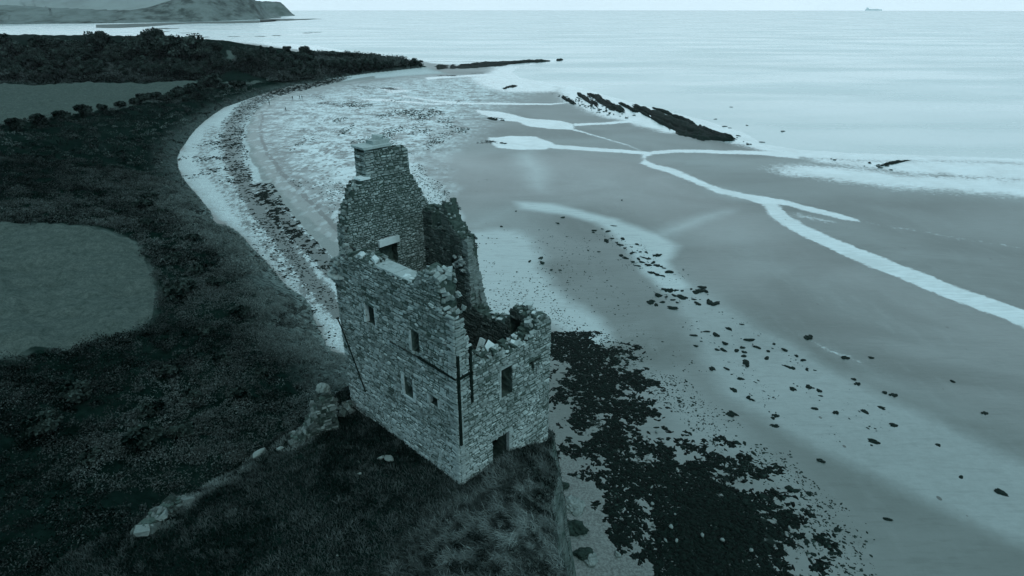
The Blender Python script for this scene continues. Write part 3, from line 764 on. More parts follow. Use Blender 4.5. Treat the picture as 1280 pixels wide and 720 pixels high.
g = NT('shore_ground'); P_ = g.pos()
n1 = g.noise(P_, .12, 10, .62, .4); n2 = g.noise(P_, 1.3, 9, .7); n3 = g.noise(P_, 5, 6, .7); nbig = g.noise(g.pos((.6, 1, 1), (0, 0, R(25))), .035, 6, .55, .8)
n4 = g.noise(g.pos((1, .35, 1), (0, 0, R(-35))), .5, 8, .65)
c1 = lambda v: g.math('SUBTRACT', v, .5)
def thr(a, ns, amt, lo=.44, hi=.56):
    return g.ramp(g.math('ADD', g.attr(a), g.math('MULTIPLY', c1(ns), amt)), lo, hi)
sand = g.mix(g.ramp(nbig, .34, .66), T(.052), T(.115))
sand = g.mix(g.math('MULTIPLY', g.ramp(n4, .5, .7), .3), sand, T(.13))
sand = g.mix(g.math('MULTIPLY', g.ramp(n3, .45, .75), .15), sand, T(.04))
peb = g.mix(g.ramp(n3, .35, .62), T(.15), T(.45))
f_pale = thr('pale', n2, .35, .38, .62); stl = g.n('ShaderNodeTexWave', {'Vector': g.pos((1, 1, 1), (0, 0, R(62))), 'Scale': .10, 'Distortion': .5, 'Detail': 4, 'Detail Scale': 2.5}).outputs[1]
sand = g.mix(g.math('MULTIPLY', f_pale, g.math('MULTIPLY_ADD', g.attr('pale'), .75, .2)), sand, peb)
sand = g.mix(g.math('MULTIPLY', g.attr('darks'), .7), sand, T(.04))
rip = g.noise(g.pos((.25, 1.6, 1), (0, 0, R(28))), 1.1, 7, .7)
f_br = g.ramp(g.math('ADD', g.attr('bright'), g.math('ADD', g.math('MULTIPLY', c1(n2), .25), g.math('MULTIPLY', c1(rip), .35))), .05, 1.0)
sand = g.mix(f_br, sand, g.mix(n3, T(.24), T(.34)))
sand = g.mix(g.math('MULTIPLY', g.ramp(rip, .48, .66), .32), sand, T(.04))
stn = g.noise(g.pos((1, .6, 1)), 1.0, 9, .75)
f_str = g.ramp(g.math('ADD', g.attr('strand'), g.math('MULTIPLY', c1(stn), 1.7)), .34, .52)
f_str = g.math('MULTIPLY', g.math('MULTIPLY', f_str, g.ramp(g.attr('strand'), .1, .4)), .85)
sand = g.mix(f_str, sand, T(.03))
fn = g.noise(P_, .17, 12, .82); fn2 = g.noise(g.pos((1, 1, 1), (0, 0, .6)), .12, 12, .82)
sand = g.mix(g.math('MULTIPLY', g.math('MULTIPLY', g.ramp(fn, .42, .55), g.attr('fore')), .9), sand, T(.42))
sand = g.mix(g.math('MULTIPLY', g.math('MULTIPLY', g.ramp(fn2, .55, .63), g.attr('fore')), .75), sand, T(.05))
grav = g.mix(g.ramp(n3, .35, .65), T(.028), T(.10))
sand = g.mix(g.attr('gravel'), sand, grav)
sand = g.mix(thr('track', n2, .25), sand, g.mix(g.ramp(n3, .3, .7), T(.10), T(.15)))
sand = g.mix(g.math('MULTIPLY', thr('line', n2, .5), .8), sand, T(.035))
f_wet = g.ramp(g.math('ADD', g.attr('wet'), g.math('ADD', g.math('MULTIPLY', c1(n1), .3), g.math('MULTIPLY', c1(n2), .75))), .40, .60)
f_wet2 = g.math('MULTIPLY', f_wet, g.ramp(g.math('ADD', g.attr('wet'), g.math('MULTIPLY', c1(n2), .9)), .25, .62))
sand = g.mix(f_wet2, sand, g.mix(g.ramp(g.math('ADD', g.math('MULTIPLY', n1, .5), g.math('MULTIPLY', rip, .5)), .4, .6), T(.32), T(.41)))  # pale base colour stands in for sky reflected in the shallow water
pebs = g.voro(P_, 2.1); spk = g.math('LESS_THAN', pebs.outputs['Distance'], g.math('MULTIPLY', g.ramp(n2, .5, .75), .35))
sand = g.mix(g.math('MULTIPLY', g.math('MULTIPLY', spk, g.attr('speck')), .85), sand, T(.02))
peb2 = g.voro(g.pos((1, .45, 1)), .8); peb3 = g.voro(g.pos((1, .4, 1), (0, 0, .3)), .6)
spk3 = g.math('LESS_THAN', peb3.outputs['Distance'], g.math('MULTIPLY', g.ramp(fn, .36, .6), .55))
sand = g.mix(g.math('MULTIPLY', g.math('MULTIPLY', spk3, g.attr('fore')), .9), sand, T(.42))
spk2 = g.math('LESS_THAN', peb2.outputs['Distance'], g.math('MULTIPLY', g.ramp(fn2, .38, .62), .55))
sand = g.mix(g.math('MULTIPLY', g.math('MULTIPLY', spk2, g.attr('fore')), .85), sand, T(.025))
pb4 = g.voro(g.pos((1, .7, 1)), .42); rnd = g.n('ShaderNodeSeparateColor', {0: pb4.outputs['Color']}).outputs[0]
spk4 = g.math('MULTIPLY', g.math('LESS_THAN', pb4.outputs['Distance'], g.math('MULTIPLY', rnd, .085)), g.math('LESS_THAN', n1, .52))
sand = g.mix(g.math('MULTIPLY', spk4, .85), sand, T(.02))
nw = g.math('ADD', g.math('MULTIPLY', n2, .62), g.math('MULTIPLY', n1, .38))
f_weed = g.ramp(g.math('ADD', g.attr('weed'), g.math('MULTIPLY', c1(nw), 2.4)), .48, .6)
f_weed = g.math('MULTIPLY', f_weed, g.ramp(g.attr('weed'), .12, .3))
sand = g.mix(f_weed, sand, g.mix(n3, T(.003), T(.015)))
gr = g.mix(g.ramp(n2, .3, .72), T(.003), T(.011))
gr = g.mix(g.math('MULTIPLY', g.ramp(n1, .42, .66), .5), gr, T(.016))
gr = g.mix(g.math('MULTIPLY', g.attr('dry'), g.ramp(n2, .3, .7)), gr, T(.16))
gr = g.mix(thr('field', n2, .2), gr, g.mix(g.ramp(g.math('ADD', g.math('MULTIPLY', g.math('ADD', n2, n3), .49), g.math('MULTIPLY', stl, .02)), .3, .7), T(.03, .85), T(.08, .85)))
gr = g.mix(g.math('MULTIPLY', g.attr('verge'), .7), gr, T(.09))
gr = g.mix(g.attr('steep'), gr, g.mix(g.ramp(n2, .3, .7), T(.03), T(.12)))
f_land = thr('land', n2, .5, .45, .55)
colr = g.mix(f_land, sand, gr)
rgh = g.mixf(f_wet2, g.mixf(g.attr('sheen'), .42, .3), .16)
rgh = g.mixf(f_land, g.mixf(f_weed, g.mixf(f_pale, rgh, .6), .65), .95)
g.bump(g.math('ADD', g.math('ADD', n2, g.math('MULTIPLY', n3, .4)), g.math('MULTIPLY', rip, .9)), g.mixf(f_land, .2, .8), .12)
g.out(colr, rgh, g.mixf(f_land, g.mixf(f_weed, .5, .05), 0.0))
land_a = np.clip(DL / 1.2 * .5 + .5, 0, 1)
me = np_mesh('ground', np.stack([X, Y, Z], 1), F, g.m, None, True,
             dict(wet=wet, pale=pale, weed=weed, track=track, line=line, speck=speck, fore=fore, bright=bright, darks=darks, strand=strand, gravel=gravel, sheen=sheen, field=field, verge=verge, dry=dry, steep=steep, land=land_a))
tag(put('ground', me), kind='structure')

# ------------------------------------------------------------------ sea
s = NT('sea_water'); p = s.pos((1, 1, 1)); w1 = s.noise(s.pos((.3, 1, 1), (0, 0, R(12))), .02, 8, .6); w2 = s.noise(s.pos((.35, 1, 1), (0, 0, R(12))), .9, 6, .6)
w3 = s.noise(s.pos((.15, 1, 1), (0, 0, R(4))), .0022, 6, .6)
s.bump(s.math('ADD', s.math('MULTIPLY', w1, 2.0), w2), .03, .25)
s.out(s.mix(s.ramp(w3, .35, .65), T(.30), T(.34)), s.mixf(s.ramp(w1, .35, .65), .16, .3), .5)
mb = []; n = 96; rs = [4, 60, 200, 600, 2000, 5000, 11300]
V = [(r * math.cos(2 * math.pi * k / n), r * math.sin(2 * math.pi * k / n), 0.0) for r in rs for k in range(n)]
F = [(i*n + k, i*n + (k+1) % n, (i+1)*n + (k+1) % n, (i+1)*n + k)[::-1] for i in range(len(rs) - 1) for k in range(n)]
me = np_mesh('sea', V, F, s.m); tag(put('sea', me), kind='structure')

# ------------------------------------------------------------------ far headland and hills
def ridge(name, top, base, ydist, depth, seed, mat, steep=.25):
    """land mass from its skyline: px positions along the shore, skyline height as seen"""
    xs = np.linspace(top[0][0], top[-1][0], 170)
    ty = np.interp(xs, [q[0] for q in top], [q[1] for q in top])
    V = []; m_ = 26
    for i, px in enumerate(xs):
        yd = np.interp(px, [q[0] for q in ydist], [q[1] for q in ydist])
        r = ray(px, ty[i])
        for j in range(m_):
            q = j / (m_ - 1)
            yy = yd + depth * q
            hz = CAMH + r[2] / r[1] * (yd + depth * steep)              # height at the skyline
            rise = np.interp(q, [0, steep * .35, steep * .8, steep, .6, 1], [0, .28, .86, 1, .97, .9])
            nz = float(fbm(np.array([px * .22]), np.array([q * 6.0]), 5, seed)[0]) - .5
            xx = r[0] / r[1] * yy
            edge = min(1, (i + 1) / 5, (len(xs) - i) / 4)
            V.append((xx, yy + nz * depth * .09, max(-1, hz * rise * (1 + nz * .16) ) * edge - (2 if j in (0,) else 0)))
    F = [(i*m_ + j, (i+1)*m_ + j, (i+1)*m_ + j + 1, i*m_ + j + 1) for i in range(len(xs) - 1) for j in range(m_ - 1)]
    return tag(put(name, np_mesh(name, V, F, mat, None, True)), kind='structure')
def mat_hill(name, lo, hi, sc):
    m = NT(name); p = m.pos((1, .6, 1.6)); n = m.noise(p, sc, 9, .68); n2 = m.noise(p, sc * .22, 6, .6)
    c = m.mix(m.ramp(n, .36, .64), T(lo), T(hi)); c = m.mix(m.math('MULTIPLY', m.ramp(n2, .45, .6), .6), c, T(hi * 1.15))
    m.bump(n, 1.0, 14.0); return m.out(c, .95, .1)
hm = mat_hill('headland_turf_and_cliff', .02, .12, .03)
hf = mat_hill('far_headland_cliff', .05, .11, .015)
hh = mat_hill('hazed_far_hill', .11, .15, .006)  # distance haze put into the colour: pale and low in contrast
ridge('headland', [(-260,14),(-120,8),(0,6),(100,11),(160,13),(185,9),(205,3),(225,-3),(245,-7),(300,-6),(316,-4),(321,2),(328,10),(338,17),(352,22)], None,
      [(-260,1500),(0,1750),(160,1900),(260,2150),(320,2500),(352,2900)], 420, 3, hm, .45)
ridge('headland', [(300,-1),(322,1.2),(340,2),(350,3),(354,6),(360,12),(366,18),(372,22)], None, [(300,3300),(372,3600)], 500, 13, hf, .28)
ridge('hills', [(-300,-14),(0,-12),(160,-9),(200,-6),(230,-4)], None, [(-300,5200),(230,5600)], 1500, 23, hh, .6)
# low tidal flats under the headland
fm = mat_flat('tidal_flat_rock', .05, .8, .3, .4, .02)
def flat(px, nm='tidal_flat', z=.12, mat=None, kind='structure'):
    P = poly(px); V = [(x, y, z) for x, y in P] + [(x, y, -.6) for x, y in P]; n = len(P); bm = bmesh.new()
    vs = [bm.verts.new(v) for v in V]; bm.faces.new(vs[:n]); 
    for i in range(n): bm.faces.new((vs[i], vs[n + i], vs[n + (i + 1) % n], vs[(i + 1) % n]))
    bmesh.ops.triangulate(bm, faces=[f for f in bm.faces if len(f.verts) > 4]); bmesh.ops.recalc_face_normals(bm, faces=bm.faces)
    me = bpy.data.meshes.new(nm); bm.to_mesh(me); bm.free(); me.materials.append(mat or fm)
    return tag(put(nm, me), kind=kind)
def ragged(cx0, cx1, ytop, ybot, n=14):
    up = [(cx0 + (cx1 - cx0) * i / n, ytop(i / n) + random.uniform(-.25, .25)) for i in range(n + 1)]
    dn = [(cx0 + (cx1 - cx0) * i / n, ybot(i / n) + random.uniform(-.25, .25)) for i in range(n, -1, -1)]
    return up + dn
flat(ragged(120, 345, lambda t: 31 - 6 * t, lambda t: 35 - 8.5 * t + 1.0 * math.sin(t * 9)))
flat(ragged(325, 402, lambda t: 23.5, lambda t: 27.5 - 3.6 * t))
flat(ragged(262, 332, lambda t: 48.5 + 5 * t, lambda t: 53 + 3 * t))
for a, b, y0, h in ((183,224,35.3,1.2),(190,212,39,1),(318,334,45.2,.7),(340,352,44.2,.7),(284,300,45.6,.6),(378,390,41,.6),(385,402,40,.6),(222,238,41,.5),(240,262,46,.8)):
    flat(ragged(a, b, lambda t: y0, lambda t: y0 + h * math.sin(.3 + t * 2.5), 8))

# ------------------------------------------------------------------ foliage
def leaf_cloud(centres, radii, n, size, tone, rng, flat=.75, hollow=.45):
    """many leaf-sized faces spread through overlapping clumps; returns quads"""
    k = rng.integers(0, len(centres), n); C = np.array(centres)[k]; Rr = np.array(radii)[k]
    d = rng.normal(size=(n, 3)); d /= np.linalg.norm(d, axis=1)[:, None]
    r = hollow + (1 - hollow) * rng.random(n) ** .6
    P = C + d * (Rr * r)[:, None] * np.array([1, 1, flat])
    a = rng.normal(size=(n, 3)); a /= np.linalg.norm(a, axis=1)[:, None]
    b = np.cross(a, rng.normal(size=(n, 3))); b /= np.linalg.norm(b, axis=1)[:, None]
    s = size * rng.uniform(.6, 1.4, n)[:, None]
    V = np.stack([P - a * s - b * s * .5, P + a * s * .2 - b * s * .8, P + a * s + b * s * .5, P - a * s * .3 + b * s * .8], 1).reshape(-1, 3)
    F = np.arange(4 * n).reshape(n, 4)
    t = np.repeat(np.clip(np.array(tone)[k] + rng.normal(0, .16, n), 0, 1), 4)
    return V, F, t

def tree_mesh(seed, h, spread, leaves, size, bare=False):
    rng = np.random.default_rng(seed); rd = random.Random(seed); mb = MB(); cs = []; rs = []; ts = []
    def limb(p, d, l, r, lev):
        pts = [p]; q = p; dd = d
        for i in range(3):
            dd = (dd + Vector((rd.uniform(-.25, .25), rd.uniform(-.25, .25), rd.uniform(-.05, .2)))).normalized(); q = q + dd * l / 3; pts.append(q)
        mb.tube(pts, [r, r * .8, r * .62, r * .45], 5, .5)
        if lev == 0 or l < h * .1:
            cs.append(tuple(q)); rs.append(spread * rd.uniform(.2, .34)); ts.append(rd.uniform(.05, .75)); return
        for k in range(rd.choice((3, 3, 4))):
            a = rd.uniform(0, 6.28); e = rd.uniform(.1, .9)
            nd = (dd * .6 + Vector((math.cos(a), math.sin(a), e))).normalized()
            limb(pts[rd.choice((2, 3, 3))], nd, l * rd.uniform(.55, .75), r * .5, lev - 1)
    limb(Vector((0, 0, -.3)), Vector((rd.uniform(-.1, .1), 0, 1)), h * .42, h * .022, 2)
    sc = h / (max(c[2] for c in cs) + spread * .2)
    cs2 = [(c[0] * 1.0, c[1] * 1.0, c[2] * sc) for c in cs]
    for k in range(6): cs2.append((rd.uniform(-.3, .3) * spread, rd.uniform(-.3, .3) * spread, h * rd.uniform(.3, .6))); rs.append(spread * rd.uniform(.25, .35)); ts.append(rd.uniform(0, .4))
    mb.v = [(v[0], v[1], v[2] * sc) for v in mb.v]
    V, F, t = leaf_cloud(cs2, rs, leaves, size, ts, rng)
    V[:, 2] = np.maximum(V[:, 2], .25)
    return mb.mesh('trunk', M['bark']), np_mesh('crown', V, F, M['leaf'], t)

KINDS = [('woodland_tree', tree_mesh(1, 10, 5.5, 2200, .30)), ('woodland_tree', tree_mesh(2, 10, 6.5, 2400, .30)), ('woodland_tree', tree_mesh(3, 10, 4.6, 1900, .28)),
         ('woodland_tree', tree_mesh(4, 10, 7.5, 2600, .32)), ('bare_tree', tree_mesh(5, 10, 5.0, 420, .16))]
def plant(name, meshes, loc, sc, rz, label, cat, group):
    o = empty(name, loc, rz); o.scale = (sc * random.uniform(.9, 1.2), sc * random.uniform(.9, 1.2), sc)
    put('trunk', meshes[0], o); put('crown', meshes[1], o)
    return tag(o, label, cat, group)

def tree_row(x0, x1, ybase, hh, step, label, group, kinds=(0, 1, 2, 3)):
    px = x0
    while px < x1:
        yb = ybase + random.uniform(-1.6, 1.6); p = hit(px + random.uniform(-3, 3), yb)
        k = random.choice(kinds); sc = random.uniform(*hh) / 10
        plant(KINDS[k][0], KINDS[k][1], p, sc, random.uniform(0, 6.28), label, 'tree', group)
        px += .8 * step * random.uniform(.75, 1.25)
LA = 'dark broad crowned tree packed into the wood behind the pale field'
GA = 'trees of the wood behind the pale field'
tree_row(-20, 282, 76, (11, 15), 15, LA, GA); tree_row(-20, 262, 83, (9, 13), 15, LA, GA)
tree_row(-20, 282, 91, (6, 9), 15, LA, GA); tree_row(-20, 262, 98, (5, 8), 14, LA, GA)
for px, py, h_ in ((196,84,22),(208,84,21),(228,86,19),(240,86,20),(252,86,17),(186,84,18),(262,88,14),(276,88,11),(120,82,20),(60,82,18),(20,82,19),(150,82,13)):
    plant(KINDS[random.choice((0, 1, 3))][0], KINDS[random.choice((0, 1, 3))][1], hit(px, py), h_ / 10, random.uniform(0, 6), 'tall dark tree standing above the rest of the wood behind the pale field', 'tree', 'tallest trees of the wood')
LB = 'dark low tree of the wooded point right of the gap in the wood'
GB = 'trees of the wooded point'
tree_row(300, 392, 77, (7, 11), 13, LB, GB); tree_row(300, 392, 84, (7, 10), 13, LB, GB); tree_row(345, 400, 92, (6, 9), 12, LB, GB); tree_row(365, 392, 97, (5, 8), 12, LB, GB)
LC = 'small dark bushy tree on the tip of the point beside the curving beach'
tree_row(396, 528, 84, (4, 6), 9, LC, 'small trees on the tip of the point'); tree_row(396, 490, 89, (4, 7.5), 9, LC, 'small trees on the tip of the point')
for px, py in ((303,73),(308,74),(314,73),(298,75)):
    plant('bare_tree', KINDS[4][1], hit(px, py + 6), random.uniform(1.0, 1.3), random.uniform(0, 6), 'bare twiggy tree rising by the gap in the wood', 'tree', 'bare trees by the gap in the wood')

def shrub_mesh(seed, leaves=900, size=.16):
    rng = np.random.default_rng(seed); rd = random.Random(seed); mb = MB(); cs = []; rs = []; ts = []
    for k in range(7):
        a = rd.uniform(0, 6.28); e = Vector((math.cos(a) * rd.uniform(.2, .9), math.sin(a) * rd.uniform(.2, .9), rd.uniform(.5, 1.3)))
        mb.tube([(0, 0, -.2), e * .5 + Vector((0, 0, .1)), e], [.07, .05, .02], 5); cs.append(tuple(e)); rs.append(rd.uniform(.4, .75)); ts.append(rd.uniform(.05, .6))
    V, F, t = leaf_cloud(cs, rs, leaves, size, ts, rng); V[:, 2] = np.maximum(V[:, 2], .02)
    return mb.mesh('trunk', M['bark']), np_mesh('crown', V, F, M['leaf'], t)
SH = [shrub_mesh(s_) for s_ in (21, 22, 23)]
def shrub(px, py, h_, label, group):
    m_ = random.choice(SH); o = empty('shrub', hit(px, py), random.uniform(0, 6.28)); o.scale = (h_ / 1.6 * random.uniform(.9, 1.3), h_ / 1.6 * random.uniform(.9, 1.3), h_ / 1.6)
    put('stem', m_[0], o); put('crown', m_[1], o); tag(o, label, 'shrub', group)
for px, py, h_ in ((172,131,3),(180,127,2.8),(188,125,3.2),(196,124,3),(205,126,2.6),(214,124,2.8),(222,120,4),(228,118,3),(234,117,3),(240,115,3.5),(252,113,3),(258,108,5),(264,108,6),(270,110,4.5),(250,123,2.6),(245,124,2.4),(232,126,2.6),(150,135,3),(130,140,3),(104,144,3.2),(78,152,3),(50,157,3.2),(20,163,3)):
    shrub(px, py, h_, 'dark hedge shrub along the near edge of the pale field', 'hedge shrubs beside the pale field')
for px, py, h_ in ((281,111,3.5),(294,109,4.2),(300,108,3)):
    shrub(px, py, h_, 'dark rounded shrub standing apart in the small pale meadow', 'shrubs in the small meadow')
for px, py, h_ in ((176,262,2.2),(228,372,2.4),(236,366,2.0),(190,250,2.0),(250,345,1.6),(205,270,1.6),(270,360,1.5),(215,330,1.7),(300,395,1.3),(240,300,1.4),(185,285,1.8),(260,420,1.3),(330,470,1.1),(210,470,1.4),(280,455,1.1),(190,520,1.3),(240,505,1.2),(180,555,1.4),(230,545,1.3),(300,500,1.2),(100,500,1.6),(60,540,1.5),(120,580,1.6)):
    shrub(px, py, h_, 'dark rounded gorse bush bulging out of the scrub slope left of the tower', 'gorse bushes on the scrub slope')

# scrub mass on the slope between the field and the shingle
rng = np.random.default_rng(5)
def scatter(n, xr, yr, cond):
    x = rng.uniform(*xr, n); y = rng.uniform(*yr, n); k = cond(x, y); return x[k], y[k]
def inside(P, x, y): return sdist(P, x, y) > 0
parts = []
def clump_field(x, y, size, per, leaf, tone):
    z = terrain(x, y); n = len(x)
    C = np.repeat(np.stack([x, y, z + size * .25], 1), per, 0); S = np.repeat(size, per); Tn = np.repeat(tone, per); m = n * per
    d = rng.normal(size=(m, 3)); d[:, 2] = np.abs(d[:, 2]) * .8; d /= np.linalg.norm(d, axis=1)[:, None]
    P = C + d * (S * rng.uniform(.35, 1, m) ** .7)[:, None] * np.array([1, 1, .75])
    a = rng.normal(size=(m, 3)) + np.array([0, 0, .3]); a /= np.linalg.norm(a, axis=1)[:, None]
    b = np.cross(a, rng.normal(size=(m, 3))); b /= np.linalg.norm(b, axis=1)[:, None]
    s_ = (np.repeat(leaf, per) * rng.uniform(.6, 1.4, m))[:, None]
    V = np.stack([P - a * s_ - b * s_ * .35, P + a * s_ * .2 - b * s_ * .5, P + a * s_ + b * s_ * .3, P - a * s_ * .2 + b * s_ * .5], 1).reshape(-1, 3)
    t = np.repeat(np.clip(Tn + rng.normal(0, .12, m), 0, 1), 4)
    return V, np.arange(4 * m).reshape(m, 4), t
def join(lst):
    V = []; F = []; t = []; o = 0
    for v, f, tt in lst: V.append(v); F.append(f + o); t.append(tt); o += len(v)
    return np.concatenate(V), np.concatenate(F), np.concatenate(t)
def notfield(x, y):
    k = np.ones(x.shape, bool)
    for P in (FIELD1, FIELD2, FIELD3): k &= sdist(P, x, y) < -.4
    return k
lst = []
for yr, xr, n, per, sz, lf in (((12, 40), (-60, -8), 2600, 60, (.4, 1.2), .07), ((38, 80), (-75, -8), 6500, 60, (.4, 1.3), .075), ((80, 140), (-120, -40), 6500, 44, (.6, 1.5), .12), ((140, 330), (-330, -70), 6500, 26, (.8, 2.2), .22)):
    x, y = scatter(n, xr, yr, lambda x, y: (sdist(LAND, x, y) > .5) & notfield(x, y) & (sdist(KNOLL, x, y) < -1.0))
    dl = sdist(LAND, x, y); pat = fbm(x * .07, y * .07, 4, 41); pat2 = fbm(x * .3, y * .3, 3, 43)
    size = rng.uniform(*sz, len(x)) * (.45 + .9 * pat2) * np.clip(.35 + dl / 9, .4, 1)
    gorse = sstep(-13, -3, sdist(KNOLL, x, y)); size = size * (1 + .5 * gorse)  # larger clumps by the knoll; ditch shade also painted in through lower tone
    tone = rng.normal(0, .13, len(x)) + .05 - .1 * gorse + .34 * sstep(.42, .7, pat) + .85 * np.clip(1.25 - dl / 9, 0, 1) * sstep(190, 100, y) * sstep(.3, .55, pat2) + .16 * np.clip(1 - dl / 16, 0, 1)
    keep = sstep(.15, .45, pat2) > rng.random(len(x)) * .8
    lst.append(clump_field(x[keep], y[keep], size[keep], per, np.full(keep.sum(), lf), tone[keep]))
for pz, n in (([(-60,104),(-60,78),(200,78),(282,78),(290,88),(262,101),(160,102)], 2600), ([(296,76),(395,70),(528,82),(440,93),(380,102),(340,104),(296,90)], 2400)):
    Wd = np.array(hp(pz)); x, y = scatter(n * 3, (Wd[:, 0].min(), Wd[:, 0].max()), (Wd[:, 1].min(), Wd[:, 1].max()), lambda x, y: (sdist(Wd, x, y) > 0) & (sdist(LAND, x, y) > 1.5))
    x, y = x[:n], y[:n]; pat = fbm(x * .03, y * .03, 4, 47)
    lst.append(clump_field(x, y, rng.uniform(1.5, 4.0, len(x)) * (.5 + pat), 40, np.full(len(x), .45), .05 + .4 * sstep(.4, .7, pat)))
V, F, t = join(lst)
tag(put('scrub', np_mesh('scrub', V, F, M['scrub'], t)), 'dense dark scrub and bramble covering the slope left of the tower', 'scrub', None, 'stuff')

# grass on the knoll and along its crest
def blades(x, y, ln, wd, tone, lean):
    z = terrain(x, y); m = len(x)
    a = rng.uniform(0, 6.28, m); b = np.stack([np.cos(a), np.sin(a), np.zeros(m)], 1)
    tip = np.stack([lean[:, 0] + rng.normal(0, .45, m), lean[:, 1] + rng.normal(0, .45, m), np.full(m, .75)], 1); tip /= np.linalg.norm(tip, axis=1)[:, None]
    P = np.stack([x, y, z - .03], 1)
    Q = P + tip * ln[:, None] * .55 + np.array([0, 0, .04]); Tt = P + tip * ln[:, None] - np.array([0, 0, .1]) * ln[:, None]
    V = np.stack([P - b * wd[:, None], P + b * wd[:, None], Q + b * wd[:, None] * .7, Q - b * wd[:, None] * .7, Tt], 1).reshape(-1, 3)
    i = np.arange(m)[:, None] * 5
    F = np.concatenate([i + np.array([[0, 1, 2, 3]]), i + np.array([[3, 2, 4, 4]])], 0)
    return V, F, np.repeat(np.clip(tone, 0, 1), 5)
n = 230000
cx, cy = scatter(n, (-26, 4), (14, 42), lambda x, y: (sdist(KNOLL, x, y) > -1.4))
loc = np.stack([cx - A0.x, cy - A0.y], 1); uu = loc @ np.array(UD[:2]); vv = loc @ np.array(VD[:2])
k = ~((uu > -.05) & (uu < LEN + .05) & (vv > -.05) & (vv < WID + .05)); cx, cy = cx[k], cy[k]
dk = soft(DRYK, cx, cy, .10); pat = fbm(cx * .45, cy * .45, 4, 91); pat2 = fbm(cx * 1.6, cy * 1.6, 3, 93)
crestd = np.clip(1 - sdist([(p_.x, p_.y) for p_ in TRACKP], cx, cy, False) / 1.3, 0, 1) * (cx < -5)
tone = .03 + .13 * sstep(.4, .68, pat) + .8 * dk * sstep(.35, .62, pat2) + .55 * crestd * sstep(.4, .6, pat2) + rng.normal(0, .06, len(cx)) + .12 * sstep(.58, .7, pat2)
ln = rng.uniform(.14, .34, len(cx)) * (1 + 1.5 * dk) * (.6 + .8 * pat2)
lean = np.stack([-.75 * dk - .1, -.55 * dk - .05 + 0 * dk], 1)
V, F, t = blades(cx, cy, ln, rng.uniform(.012, .026, len(cx)), tone, lean)
bmF = F
me = bpy.data.meshes.new('grass')
q4 = F[:len(cx)]; t3 = F[len(cx):, :3]
me.vertices.add(len(V)); me.vertices.foreach_set('co', V.astype(np.float32).ravel())
lv = np.concatenate([q4.ravel(), t3.ravel()]).astype(np.int32); me.loops.add(len(lv)); me.loops.foreach_set('vertex_index', lv)
me.polygons.add(len(F)); me.polygons.foreach_set('loop_start', np.concatenate([np.arange(len(q4)) * 4, len(q4) * 4 + np.arange(len(t3)) * 3]).astype(np.int32))
me.update(calc_edges=True); a_ = me.attributes.new('tone', 'FLOAT', 'POINT'); a_.data.foreach_set('value', t.astype(np.float32)); me.materials.append(M['grass'])
tag(put('grass', me), 'long dark grass over the knoll with paler swept grass above the cliff', 'grass', None, 'stuff')

# ------------------------------------------------------------------ rocks, boulders, seaweed
def rock_arrays(seed, sub=2, rough=.35):
    bm = bmesh.new(); bmesh.ops.create_icosphere(bm, subdivisions=sub, radius=1); rd = np.random.default_rng(seed)
    V = np.array([v.co[:] for v in bm.verts]); F = np.array([[v.index for v in f.verts] for f in bm.faces]); bm.free()
    o = rd.uniform(0, 50, 3)
    nz = fbm(V[:, 0] * 1.3 + o[0] + V[:, 2], V[:, 1] * 1.3 + o[1] - V[:, 2] * .7, 3, seed) - .5
    nz2 = fbm(V[:, 0] * 4 + o[0] + V[:, 2] * 3, V[:, 1] * 4 + o[1] - V[:, 2] * 3, 2, seed + 3) - .5
    V = V * (1 + nz * 2 * rough + nz2 * rough * .7)[:, None]
    return V, F
def rock_cluster(seed):
    rd = np.random.default_rng(seed + 300); Vs = []; Fs = []; o = 0
    for k in range(rd.integers(3, 7)):
        V, F = rock_arrays(seed * 9 + k, 2, .6); r_ = rd.uniform(.35, .75) if k else .85
        a = rd.uniform(0, 6.28); V = V * r_ * np.array([1, rd.uniform(.6, 1), rd.uniform(.7, 1.1)]) + (np.array([math.cos(a), math.sin(a), 0]) * rd.uniform(.4, .9) if k else 0)
        Vs.append(V); Fs.append(F + o); o += len(V)
    return np.concatenate(Vs), np.concatenate(Fs)
RK = [rock_cluster(s_) for s_ in range(6)]
RK1 = [rock_arrays(s_ + 70, 2, .5) for s_ in range(6)]
def rock_mesh(i, mat):
    V, F = (RK1 if mat == M['palerock'] else RK)[i]; t = np.clip(.45 + V[:, 2] * .3 + np.random.default_rng(i).normal(0, .12, len(V)), 0, 1)
    return np_mesh('rock', V, F, mat, t, False)
def boulder_mesh(i, mat):
    bm = bmesh.new(); bmesh.ops.create_icosphere(bm, subdivisions=5, radius=1); V = np.array([v.co[:] for v in bm.verts]); F = np.array([[v.index for v in f.verts] for f in bm.faces]); bm.free()
    o = i * 7.7; q = lambda f, k: fbm(V[:, 0] * f + V[:, 2] * f * .7 + o, V[:, 1] * f - V[:, 2] * f * .8 + o, 4, 300 + k + i * 5, .6) - .5
    cell = np.floor(fbm(V[:, 0] * 1.5 + o, V[:, 2] * 2.2 + V[:, 1], 3, 330 + i) * 9) / 9 - .5
    V = V * (1 + q(1.3, 0) * 1.1 + q(5, 1) * .35 + cell * .5)[:, None]
    return np_mesh('boulder', V, F, mat, np.clip(.45 + q(4, 2) * 1.2 + V[:, 2] * .2, 0, 1), False)
BMS = {m_: [boulder_mesh(i, M[m_]) for i in range(3)] for m_ in ('rock', 'palerock')}
RM = {m_: [rock_mesh(i, M[m_]) for i in range(6)] for m_ in ('rock', 'weedrock', 'palerock')}
